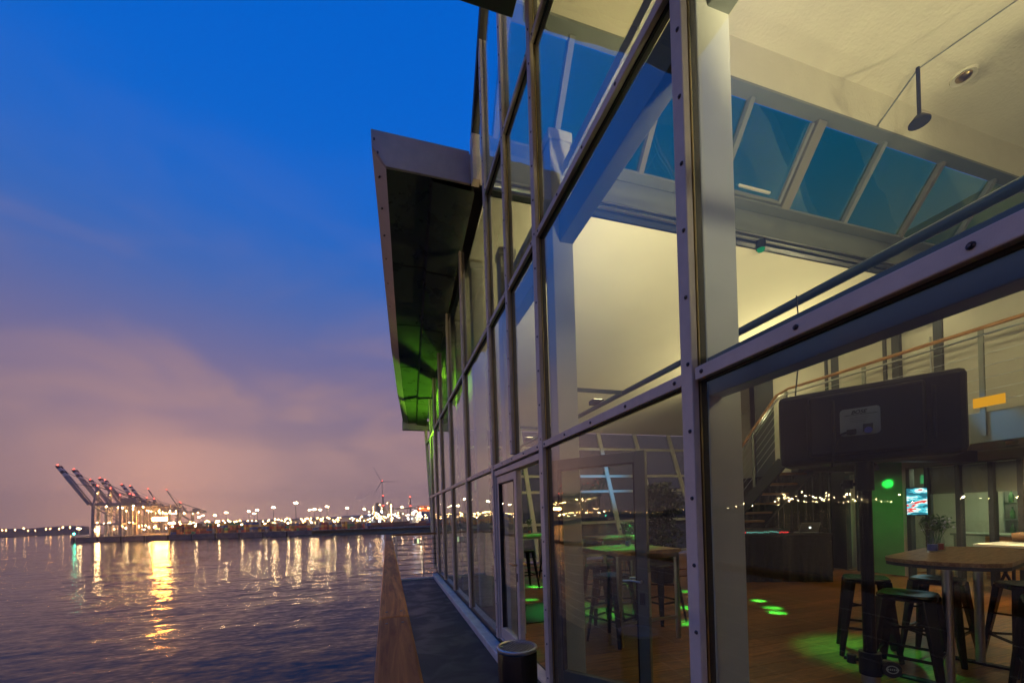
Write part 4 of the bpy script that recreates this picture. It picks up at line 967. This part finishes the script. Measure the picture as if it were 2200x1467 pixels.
MB().box(1.86, 2.16, 8.80, 8.85, 2.04, 2.26).build('case', 'white_steel', ex); MB().box(1.87, 2.15, 8.792, 8.799, 2.05, 2.25).build('face', 'exit_green', ex); MB().bar((2.03, 8.83, 2.25), (2.03, 8.83, 2.46), .015, .015).build('hanger', 'steel', ex)
# ------------------------------------------------------------------ ship-to-shore cranes
def crane(boom=60, lit=True):
    t = empty('quay_crane', (0, 0, 0), 0, 'x', 'crane', 'container cranes along the quay')
    P = 'crane_paint'
    for x, w_ in ((11, 2.4), (-11, 2.2)):
        for y in (-7, 7): MB().bar((x, y, 0), (x - .06 * (x > 0) * 20, y * .9, 33), w_, 1.8).build('leg', P, t, local=True)
    MB().box(-11, 11, -8, -6.6, 12, 14).box(-11, 11, 6.6, 8, 12, 14).box(-12, -10, -6.6, 6.6, 12, 14).box(10, 12, -6.6, 6.6, 12, 14).build('portal_beam', P, t, local=True)
    MB().bar((-11, -7, 14), (10, -6.8, 32), 1.1, 1.1).bar((-11, 7, 14), (10, 6.8, 32), 1.1, 1.1).build('diagonal_brace', P, t, local=True)
    MB().box(-34, 13, -3.2, -1.2, 32.5, 35.5).box(-34, 13, 1.2, 3.2, 32.5, 35.5).box(-34, -32, -1.2, 1.2, 33, 35).build('girder', P, t, local=True)
    MB().box(-24, -12, -4.5, 4.5, 35.6, 40.5).build('machinery_house', P, t, local=True)
    MB().bar((10, -6, 33), (8, -1.5, 52), 1.5, 1.2).bar((10, 6, 33), (8, 1.5, 52), 1.5, 1.2).bar((-2, -4, 35), (8, -1.5, 52), 1.0, 1.0).bar((-2, 4, 35), (8, 1.5, 52), 1.0, 1.0).box(7, 9, -2, 2, 51, 53).build('apex_frame', P, t, local=True)
    a = R(boom); L = 46; hx, hz = 14, 34
    def bp(s, y): return (hx + s * math.cos(a), y, hz + s * math.sin(a))
    b = MB()
    for y in (-3, 3): b.bar(bp(0, y), bp(L * .74, y), 2.0, 3.0)
    for s in (6, 16, 26, 33): b.bar(bp(s, -2.1), bp(s, 2.1), 1, 1)
    bo = b.build('boom', P, t, local=True)
    for k in range(4):
        s0, s1 = L * (.74 + .065 * k), L * (.74 + .065 * (k + 1)); b = MB()
        for y in (-3, 3): b.bar(bp(s0, y), bp(s1, y), 2.0, 2.8)
        b.build('boom_stripe', 'crane_white' if k % 2 == 0 else 'crane_dark', bo, local=True)
    MB().tube((8, 0, 52.5), bp(L * .55, 0), .28, 5).tube((8, 0, 52.5), bp(L * .9, 0), .22, 5).tube((8, 0, 52.5), (-32, -2, 35.5), .28, 5).tube((8, 0, 52.5), (-32, 2, 35.5), .28, 5).build('stay', 'crane_dark', t, local=True)
    MB().box(2, 6, -2, 2, 28, 31.5).build('cab', 'crane_white', t, local=True)
    MB().octa(bp(L + 1, 0), .75).octa((8, 0, 54), .6).build('warning_light', 'lamp_red', t, local=True)
    b = MB()
    for c in ((11, 0, 30), (-11, 0, 30), (3, -4, 32), (-20, 0, 32), (11, -6, 15), (9, 0, 46)): b.octa(c, .62)
    b.build('work_light', 'lamp_crane', t, local=True)
    return t
# boom points across the berth (towards the open water at the left)
bdir = (-rt * .88 - fw * .47).normalized(); ang = math.atan2(bdir.y, bdir.x)
cr = crane()
spots = [(-429, 436, 1.0, 58), (-449, 470, 1.0, 56), (-487, 520, .92, 60), (-511, 560, 1.0, 62), (-529, 585, 1.0, 62), (-568, 650, 1.0, 62), (-583, 680, 1.0, 62), (-606, 760, .95, 20), (-676, 850, 1.0, 20)]
words = ['nearest dark quay crane with its boom raised, at the pier tip', 'second quay crane from the pier tip, boom raised behind the first', 'third quay crane from the pier tip, slightly lower than the others', 'fourth quay crane from the pier tip with red light on its boom', 'fifth quay crane from the pier tip, close beside the fourth', 'sixth quay crane from the pier tip, in the middle of the row', 'seventh quay crane with a row of white lamps along its boom', 'eighth quay crane with lowered boom above the brightest floodlight', 'farthest quay crane of the row, faint behind the floodlights']
cr2 = crane(4)
for i, (u, v, s, bm_) in enumerate(spots):
    src = cr if bm_ > 30 else cr2
    o = src if i in (0, 7) else copy_tree(src)
    p = port(u, v, QZ); o.location = p; o.scale = (s, s, s); o.rotation_euler = (0, 0, ang); o['label'] = words[i]
    if i == 6:
        b = MB(); a = R(58)
        for k in range(14): b.octa((14 + (6 + k * 2.9) * math.cos(a), -2.8, 34 + (6 + k * 2.9) * math.sin(a) + 1.5), .85)
        b.build('boom_lamps', 'lamp_small', o, local=True)
    if i >= 7:
        b = MB(); rnd = random.Random(i)
        for k in range(30): b.octa((14 + k * 1.5, rnd.choice((-3, 3)), 33 + rnd.uniform(-1.5, 2.5)), .7)
        b.build('boom_lamps', 'lamp_small', o, local=True)
# luffing dock cranes behind the glow
def dock_crane():
    t = empty('dock_crane', (0, 0, 0), 0, 'x', 'crane', 'slender dock cranes behind the floodlights')
    b = MB()
    for x, y in ((-2, -2), (2, -2), (2, 2), (-2, 2)): b.bar((x, y, 0), (x * .8, y * .8, 42), .7, .7)
    for k in range(7): b.bar((-2, -2, k * 6), (2, -2, k * 6 + 6), .4, .4); b.bar((2, 2, k * 6), (-2, 2, k * 6 + 6), .4, .4)
    b.build('tower', 'crane_dark', t, local=True)
    MB().box(-4, 4, -3, 3, 42, 46).build('cab', 'crane_dark', t, local=True)
    MB().bar((2, 0, 45), (-19, 0, 80), 1.0, 1.3).build('jib', 'crane_dark', t, local=True); MB().tube((6, 0, 52), (-19, 0, 80), .25, 4).bar((3, 0, 45), (18, 0, 42), .8, .8).build('tie', 'crane_dark', t, local=True)
    MB().octa((-19, 0, 81), .9).build('warning_light', 'lamp_red', t, local=True); return t
dc = dock_crane()
for i, (u, v, lb) in enumerate(((-690, 800, 'slender dock crane left of the pair behind the floodlight'), (-690, 830, 'slender dock crane right of the pair behind the floodlight'))):
    o = dc if i == 0 else copy_tree(dc); o.location = port(u + i * 12, v, QZ); o.rotation_euler = (0, 0, -YAW + (.1 if i else 0)); o['label'] = lb

# ------------------------------------------------------------------ containers on the quay
def container_mesh(colr):
    b = MB().box(-1.22, 1.22, -6.05, 6.05, .05, 2.55)
    for x in (-1.25, 1.15):
        for y in (-6.1, 6.0): b.box(x, x + .1, y, y + .1, 0, 2.6)
    for x in (-.8, -.3, .3, .8): b.box(x - .04, x + .04, -6.12, -6.05, .2, 2.45)
    for k in range(5): b.box(1.22, 1.26, -5 + k * 2.2, -4 + k * 2.2, .2, 2.4)
    return b.build('shipping_container', 'box_' + colr, None, local=True)
cp = {}
rnd = random.Random(21); cols = ['orange', 'green', 'yellow', 'brown', 'grey', 'red', 'blue', 'yellow', 'orange', 'brown']
nC = 0
def put_container(u, v, z, colr, rz):
    global nC
    if colr not in cp: cp[colr] = container_mesh(colr); o = cp[colr]
    else: o = inst(cp[colr])
    o.location = port(u, v, z); o.rotation_euler = (0, 0, rz); nC += 1
    tag(o, colr + ' shipping container stacked among others on the lit quay', 'container', colr + ' containers on the quay')
u = -362
while u < -150 and nC < 215:
    v = 440 + rnd.uniform(-2, 2); h = rnd.choice((2, 3, 3, 4, 4)) if u < -250 else rnd.choice((1, 2, 3, 3))
    if rnd.random() < .07: u += 5
    for k in range(h): put_container(u, v, QZ + .02 + k * 2.62, rnd.choice(cols), -YAW + rnd.uniform(-.01, .01))
    u += 2.75
# long boxes near the right bank
for i in range(16):
    uu = -168 + i * 8.4 * 1.5
    if uu > -68: break
    for k in range(rnd.choice((1, 2))): put_container(uu, 470, QZ + .02 + k * 2.62, rnd.choice(['orange', 'red', 'orange', 'brown', 'grey']), -YAW + math.pi / 2)
for i in range(12):
    for k in range(rnd.choice((1, 2, 2))): put_container(-150 + i * 12.6, 520 + rnd.uniform(-4, 4), QZ + .02 + k * 2.62, rnd.choice(['orange', 'red', 'yellow', 'brown', 'blue']), -YAW + math.pi / 2)

# ------------------------------------------------------------------ floodlight masts
def mast():
    t = empty('floodlight_mast', (0, 0, 0), 0, 'tall mast with a crown of bright floodlights over the terminal', 'mast', 'floodlight masts over the terminal')
    MB().tube((0, 0, 0), (0, 0, 30), .45, 8, .22).build('pole', 'mast', t, local=True)
    b = MB().tube((0, 0, 29.4), (0, 0, 29.8), 1.6, 10)
    b.build('crown', 'mast', t, local=True)
    b = MB()
    for k in range(6):
        c, s_ = math.cos(k * math.pi / 3), math.sin(k * math.pi / 3); b.add([(1.5 * c - .6 * s_, 1.5 * s_ + .6 * c, 29.3), (1.5 * c + .6 * s_, 1.5 * s_ - .6 * c, 29.3), (1.9 * c + .6 * s_, 1.9 * s_ - .6 * c, 28.3), (1.9 * c - .6 * s_, 1.9 * s_ + .6 * c, 28.3)], [(0, 1, 2, 3)])
    b.build('floodlight', 'lamp_mast', t, local=True); return t
ms = mast()
def at(px, v): return (px - 1100) / 880 * v
ORD = 'first second third fourth fifth sixth seventh eighth ninth tenth eleventh twelfth thirteenth fourteenth fifteenth sixteenth seventeenth eighteenth nineteenth twentieth'.split()
masts = [(462, 780, .86), (486, 760, 1.0), (535, 720, 1.0), (546, 850, .95), (553, 740, 1.08), (588, 650, 1.12), (636, 560, 1.2), (666, 760, 1.0), (676, 800, 1.08), (688, 780, 1.0), (703, 700, 1.12), (746, 760, 1.05), (783, 900, 1.05), (840, 820, 1.15), (864, 900, 1.12), (436, 900, .95), (428, 820, .8), (1010, 700, 1.1), (1075, 720, 1.1), (955, 650, 1.1)]
for i, (px, v, s) in enumerate(masts):
    o = ms if i == 0 else copy_tree(ms); o.location = port(at(px, v), v, QZ); o.scale = (s, s, s)
    k_ = sorted(m_[0] for m_ in masts).index(px); o['label'] = 'tall mast with a crown of floodlights, %s from the left of the row' % ORD[k_]
# ------------------------------------------------------------------ small yard lamps and street lamps
def lampmesh(name, h, r, m):
    b = MB().bar((0, 0, 0), (0, 0, h), .25, .25); b.cur = 1; b.octa((0, 0, h + r * .6), r, r * .8); return b.build(name, ['mast', m], None, local=True)
lm = {}
def put_lamp(kind, u, v, z, h, r, m, label, group, s=1, name='yard_lamp', az=None):
    key = (kind, m)
    if key not in lm: lm[key] = lampmesh(name, h, r, m); o = lm[key]
    else: o = inst(lm[key])
    o.location = port(u, v, z) if az is None else Vector((math.sin(az) * v, math.cos(az) * v, z)); o.scale = (s, s, s)
    tag(o, label, 'lamp', group)
rnd = random.Random(5)
for i in range(190):
    px = rnd.uniform(395, 935); v = rnd.uniform(520, 950); m = rnd.choice(['lamp_small', 'lamp_small', 'lamp_small', 'lamp_orange'])
    put_lamp('yard', at(px, v), v, QZ, 9, .62, m, ('orange' if m == 'lamp_orange' else 'warm white') + ' yard lamp on a post among the terminal lights', m.replace('lamp_', '') + ' yard lamps on the terminal', rnd.uniform(.6, 1.5))
for i in range(34):        # dense lights round the cranes
    px = rnd.uniform(240, 392); v = rnd.uniform(480, 720); m = rnd.choice(['lamp_warm', 'lamp_small', 'lamp_small', 'lamp_orange'])
    put_lamp('crane', at(px, v), v, QZ, 7, .7, m, {'lamp_warm': 'bright warm', 'lamp_orange': 'orange', 'lamp_small': 'pale'}[m] + ' work lamp at the foot of the quay cranes', m.replace('lamp_', '') + ' work lamps below the cranes', rnd.uniform(.6, 1.4))
for i in range(46):        # refinery lamps
    px = rnd.uniform(792, 935); v = rnd.uniform(620, 980); m = rnd.choice(['lamp_small', 'lamp_white', 'lamp_small', 'lamp_cool'])
    put_lamp('plant', at(px, v), v, QZ, 8 , .6, m, {'lamp_white': 'bright white', 'lamp_small': 'warm', 'lamp_cool': 'cool white'}[m] + ' lamp between the tanks and towers of the plant', m.replace('lamp_', '') + ' lamps of the plant', rnd.uniform(.7, 2.4))
for i in range(26):        # far shore, in view
    az = R(-30.2 - i * .42 + rnd.uniform(-.12, .12)); rr = 1290
    put_lamp('street', 0, rr, WATER + 4, 9, .9, 'lamp_small' if i % 3 else 'lamp_orange', ('warm' if i % 3 else 'orange') + ' street lamp on the far shore across the water', ('warm' if i % 3 else 'orange') + ' street lamps on the far shore', rnd.uniform(.7, 1.3), 'street_lamp', az)
for i in range(92):       # the far shore further round, beyond the left of the picture
    cl_ = i < 66; az = -abs(rnd.gauss(R(54.2), R(2.8))) if cl_ else R(rnd.uniform(-78, -42)); rr = rnd.uniform(1180, 1420)
    h_ = rnd.choice((7, 11, 16, 24, 32)) if cl_ else 9
    put_lamp('shore%d' % h_, 0, rr, WATER + 3, h_, 2.2, 'lamp_shore', 'bright shore lamp far across the water at the left', 'bright shore lamps', rnd.uniform(.8, 1.1), 'street_lamp', az)
for i in range(11):
    uu = -400 + i * 24; put_lamp('quay', uu, 424, QZ, 8, .6, 'lamp_mast', 'warm lamp post added on the quay edge to light the containers', 'added lamp posts along the quay edge', 1, 'added_quay_lamp')  # lamp posts added in front to brighten the container ends
# the one huge floodlight by the cranes, and a few strong ones that throw streaks over the water
def flood(px, v, h, r, m, label, nm='floodlight'):
    p = port(at(px, v), v, QZ); t = empty(nm, p, 0, label, 'floodlight')
    MB().bar((0, 0, 0), (0, 0, h), .6, .6).bar((-2.5 * r, 0, h), (2.5 * r, 0, h), .5, .5).build('post', 'mast', t, local=True)
    t.rotation_euler = (0, 0, -YAW)
    n_ = 4
    for k in range(n_):
        x = (-1.5 + k) * r * 1.35
        MB().add([(x - r * .6, -.3, h - r * .6), (x + r * .6, -.3, h - r * .6), (x + r * .6, 0, h + r * .6), (x - r * .6, 0, h + r * .6), (x - r * .6, .5, h - r * .6), (x + r * .6, .5, h - r * .6), (x + r * .6, .5, h + r * .6), (x - r * .6, .5, h + r * .6)], [(0, 1, 2, 3), (7, 6, 5, 4), (0, 4, 5, 1), (1, 5, 6, 2), (2, 6, 7, 3), (3, 7, 4, 0)]).build('lamp_head', m, t, local=True)
flood(343, 500, 17.5, 3.4, 'lamp_flood', 'huge blinding orange floodlight rack beside the row of cranes')
flood(368, 520, 12, 1.3, 'lamp_warm', 'bright floodlight rack low beside the huge orange one')
flood(203, 432, 7, 1.3, 'lamp_warm', 'yellow floodlight between the legs of the nearest crane')
flood(227, 460, 14, .8, 'lamp_warm', 'yellow floodlight behind the leg of the nearest crane')
flood(168, 520, 9, .8, 'lamp_warm', 'yellow floodlight at the left side of the nearest crane')
flood(905, 700, 11, 1.4, 'lamp_white', 'white floodlight rack in front of the plant')
flood(876, 720, 9, 1.6, 'lamp_white', 'broad white floodlight rack among the plant buildings')
p = Vector((math.sin(R(-65)) * 900, math.cos(R(-65)) * 900, WATER)); 
t = empty('harbour_light', p, 0, 'tall harbour light standing in the water beyond the left of the view', 'light'); MB().tube((0, 0, -2), (0, 0, 16), 1.2, 8, .7).build('tower', 'quay_dark', t, local=True); MB().octa((0, 0, 17.5), 1.6).build('lantern', 'lamp_beacon', t, local=True)
nb = empty('navigation_light', port(-447, 417.5, QZ), 0, 'green navigation light on the tip of the pier', 'beacon')
MB().tube((0, 0, 0), (0, 0, 3.2), .3, 8).build('post', 'mast', nb, local=True); MB().octa((0, 0, 4.2), 1.0).build('lantern', 'lamp_green', nb, local=True)
bo = empty('harbour_tug', port(-1365 * .85, 1040, WATER), 0, 'small vessel with green and warm lights at the left edge', 'boat')
MB().add([(-14, -3, 0), (14, -3, 0), (18, 0, 0), (14, 3, 0), (-14, 3, 0), (-14, -3.5, 3), (15, -3.5, 3.4), (20, 0, 4), (15, 3.5, 3.4), (-14, 3.5, 3)], [(0, 1, 6, 5), (1, 2, 7, 6), (2, 3, 8, 7), (3, 4, 9, 8), (4, 0, 5, 9), (5, 6, 7, 8, 9)]).build('hull', 'quay_dark', bo, local=True)
MB().box(-8, 4, -2.5, 2.5, 3, 9).build('cabin', 'industry_light', bo, local=True); MB().octa((8, 0, 6), 1.2).build('side_light', 'lamp_green', bo, local=True); MB().octa((-2, 0, 11), 1.3).build('deck_light', 'lamp_small', bo, local=True)

# ------------------------------------------------------------------ the plant
def tower(px, v, wd, h, m, label, lights=True, nm='process_tower'):
    t = empty(nm, port(at(px, v), v, QZ), -YAW, label, 'tower'); rnd = random.Random(int(px))
    MB().tube((0, 0, 0), (0, 0, h), wd * .32, 12).build('vessel', m, t, local=True)
    b = MB()
    for x in (-1, 1):
        for y in (-1, 1): b.bar((x * wd / 2, y * wd / 2, 0), (x * wd / 2, y * wd / 2, h * .92), .4, .4)
    k = 0
    while k * 5 < h * .9:
        b.bar((-wd / 2, -wd / 2, k * 5), (wd / 2, -wd / 2, k * 5), .35, .35); b.bar((-wd / 2, wd / 2, k * 5), (wd / 2, wd / 2, k * 5), .35, .35); b.bar((-wd / 2, -wd / 2, k * 5), (wd / 2, -wd / 2, min(h * .9, k * 5 + 5)), .25, .25); k += 1
    b.build('scaffold', 'industry_dark', t, local=True)
    if lights:
        b = MB()
        for k in range(int(h / 4)): b.octa((rnd.choice((-1, 1)) * wd / 2, -wd / 2 - .3, 2 + k * 4), .6)
        b.build('platform_lamp', 'lamp_small', t, local=True)
for a in ((812, 760, 12, 38, 'industry_dark', 'dark process tower above the pale plant block'), (838, 800, 7, 42, 'industry_light', 'slim lit process tower at the middle of the plant'), (826, 840, 8, 34, 'industry_dark', 'scaffolded process tower behind the pale plant block'), (798, 780, 7, 26, 'industry_light', 'lit process tower at the left end of the plant'), (862, 760, 8, 22, 'industry_light', 'low lit process tower right of the plant block'), (895, 780, 9, 20, 'industry_light', 'short lit process tower near the right end of plant'), (915, 700, 7, 18, 'industry_light', 'short lit tower next to the pavilion edge'), (1030, 760, 8, 26, 'industry_dark', 'dark process tower seen through the glazing')): tower(*a)
pb_ = empty('plant_building', port(at(822, 720), 720, QZ), -YAW, 'pale floodlit plant block with dark upper storey', 'building')
MB().box(-11, 11, -6, 6, 0, 22).build('wall', 'industry_light', pb_, local=True); MB().box(-9, -1, -6.3, -6.05, 16, 28).build('upper_storey', 'industry_dark', pb_, local=True); MB().box(-11.6, 11.6, -6.6, 6.6, 22, 22.8).build('roof', 'industry_dark', pb_, local=True)
for i in range(5):
    MB().box(-9 + i * 4, -6.5 + i * 4, -6.15, -6.02, 3, 6).build('window', 'lamp_cool' if i == 1 else 'industry_dark', pb_, local=True)
bl = empty('blue_building', port(at(918, 640), 640, QZ), -YAW, 'dark blue cladded shed at the right end of the plant', 'building')
MB().box(-8, 8, -6, 6, 0, 17).build('wall', 'box_blue', bl, local=True); MB().box(-8.4, 8.4, -6.4, 6.4, 17, 17.6).build('roof', 'industry_dark', bl, local=True); MB().box(-3, 3, -6.15, -6.02, 0, 6).build('gate', 'industry_light', bl, local=True)
for i, (px, v, r_, h) in enumerate(((875, 690, 10, 11), (893, 720, 10, 12), (855, 700, 8, 9), (910, 740, 9, 12))):
    tk = empty('storage_tank', port(at(px, v), v, QZ), 0, ['wide pale storage tank left of the white floodlight', 'pale storage tank behind the white floodlight', 'smaller pale storage tank beside the plant block', 'pale storage tank nearest the pavilion edge'][i], 'tank')
    MB().tube((0, 0, 0), (0, 0, h), r_, 24).build('shell', 'industry_light', tk, smooth=True, local=True); MB().tube((0, 0, h), (0, 0, h + 1.5), r_, 24, .4).build('roof', 'industry_light', tk, smooth=True, local=True)
    b = MB()
    for k in range(12): b.bar((r_ * math.cos(k * .52), r_ * math.sin(k * .52), h), (r_ * math.cos(k * .52), r_ * math.sin(k * .52), h + 1.2), .15, .15)
    b.build('roof_rail', 'mast', tk, local=True)
for i, (px, v, h, lb) in enumerate(((824, 900, 58, 'tall chimney with red warning light under the steam'), (882, 880, 52, 'slim lattice chimney with red lights right of the plant'))):
    c = empty('chimney', port(at(px, v), v, QZ), 0, lb, 'chimney')
    MB().tube((0, 0, 0), (0, 0, h), 2.0, 14, 1.3).build('shaft', 'industry_dark', c, smooth=True, local=True)
    for zz in (h * .62, h * .95): MB().tube((0, 0, zz), (0, 0, zz + 1.4), 2.6, 14).build('gallery', 'box_red', c, local=True)
    MB().octa((0, -2.4, h + 1), 1.0).octa((0, -3.2, h * .64), 1.0).build('warning_light', 'lamp_red', c, local=True)
cb = empty('conveyor_bridge', port(at(885, 760), 760, QZ), -YAW, 'long dark elevated conveyor crossing behind the plant', 'bridge')
MB().bar((-36, 0, 26), (60, 0, 27.5), 2.5, 2.2).build('gallery', 'industry_dark', cb, local=True)
for x in (-34, -8, 20, 46): MB().bar((x, -2, 0), (x, 0, 26), .6, .6).bar((x, 2, 0), (x, 0, 26), .6, .6).build('trestle', 'industry_dark', cb, local=True)
of = empty('orange_shed', port(at(915, 800), 800, QZ), -YAW, 'open shed glowing orange at the right end of the skyline', 'shed')
MB().box(-16, 14, -2, 0, 20, 30).build('wall', 'box_orange', of, local=True); MB().box(-17, 15, -8, 1, 30.2, 31).build('roof', 'industry_dark', of, local=True); MB().octa((-5, -4, 27), 1.1).octa((6, -4, 26), 1.3).octa((-10, -4, 26), .9).build('ceiling_lamp', 'lamp_orange', of, local=True)
for x in (-15, 13): MB().bar((x, -1, 0), (x, -1, 20), 1, 1).build('column', 'industry_dark', of, local=True)
# wind turbine
wt = empty('wind_turbine', port(at(823, 1300), 1300, QZ), -YAW, 'thin dark wind turbine standing behind the plant', 'wind turbine')
MB().tube((0, 0, 0), (0, 0, 122), 1.7, 14, .9).build('tower', 'crane_paint', wt, smooth=True, local=True); MB().box(-1.8, 1.8, -4, 7, 121.5, 125).build('nacelle', 'industry_dark', wt, local=True)
for a in (118, -2, 238):
    d = Vector((math.cos(R(a)), 0, math.sin(R(a)))); c = Vector((0, -5, 123.5)); MB().taper(c, c + d * 52, 1.7, .9, .5, .25, (0, 1, 0)).build('blade', 'crane_paint', wt, local=True)
MB().tube((0, -6, 123.5), (0, -4, 123.5), 1.6, 12).build('hub', 'industry_dark', wt, local=True); MB().octa((0, 0, 126.2), .9).build('warning_light', 'lamp_red', wt, local=True)
# harbour warehouse roofs and a long shed in the yard
for i, (px, v, wd, h, lb) in enumerate(((560, 820, 55, 10, 'long low warehouse behind the left masts'), (700, 860, 70, 11, 'long low warehouse behind the middle masts'), (765, 700, 26, 12, 'low warehouse left of the plant'), (480, 900, 60, 10, 'low warehouse right of the cranes'))):
    h_ = empty('warehouse', port(at(px, v), v, QZ), -YAW, lb, 'building')
    MB().box(-wd, wd, 0, 30, 0, h).build('wall', 'industry_light', h_, local=True)
    MB().add([(-wd - 1, -1, h), (wd + 1, -1, h), (wd + 1, 31, h), (-wd - 1, 31, h), (-wd - 1, 15, h + 4), (wd + 1, 15, h + 4)], [(0, 1, 5, 4), (2, 3, 4, 5), (1, 2, 5), (3, 0, 4)]).build('roof', 'industry_dark', h_, local=True)
    for k in range(6): MB().box(-wd + 4 + k * wd / 3.2, -wd + 10 + k * wd / 3.2, -.15, -.02, 0, 6).build('door', 'industry_dark', h_, local=True)
#==STEAM
def steam(name, blobs, dens, label):
    m = bpy.data.materials.new(name); m.use_nodes = True; t = m.node_tree; t.nodes.clear()
    pv = N(t, 'ShaderNodeVolumePrincipled'); pv.inputs['Color'].default_value = (.95, .9, .88, 1)
    nn = N(t, 'ShaderNodeTexNoise'); nn.inputs['Scale'].default_value = .12; nn.inputs['Detail'].default_value = 4; tcn = N(t, 'ShaderNodeTexCoord'); t.links.new(tcn.outputs['Object'], nn.inputs['Vector'])
    dn = mathn(t, 'MULTIPLY', mathn(t, 'SUBTRACT', nn.outputs['Fac'], .42, True), dens * 4); t.links.new(dn, pv.inputs['Density'])
    o_ = N(t, 'ShaderNodeOutputMaterial'); t.links.new(pv.outputs[0], o_.inputs['Volume']); MATS[name] = m
    b = MB()
    for c, r_, rz in blobs:
        n_, k_ = 12, 7; base_ = len(b.v)
        prof = [(r_ * math.sin(math.pi * i / k_), -rz * math.cos(math.pi * i / k_)) for i in range(k_ + 1)]
        b.lathe(prof, c, n_)
    return b, m
blobs = []
for k in range(9):
    q_ = port(at(822 - k * 6.2, 900), 900, QZ + 56 + 6 * math.sin(k * .55) + k * .6); blobs.append((tuple(q_), 3.0 + k * .75, 2.2 + k * .45))
b, m = steam('steam', blobs, .05, ''); o = b.build('steam_plume', 'steam'); tag(o, 'pale steam plume drifting left from the chimney', 'steam', kind='stuff')
# ------------------------------------------------------------------ damp harbour air
HZ = bpy.data.materials.new('harbour_air'); HZ.use_nodes = True; t = HZ.node_tree; t.nodes.clear()
pv = N(t, 'ShaderNodeVolumePrincipled'); pv.inputs['Color'].default_value = (.95, .93, .92, 1); pv.inputs['Density'].default_value = .00022; pv.inputs['Anisotropy'].default_value = .75
o_ = N(t, 'ShaderNodeOutputMaterial'); t.links.new(pv.outputs[0], o_.inputs['Volume']); MATS['harbour_air'] = HZ
tag(MB().box(-2200, 2700, -300, 3200, WATER - 1, 190).build('haze', 'harbour_air'), 'thin damp haze over the harbour', kind='stuff')
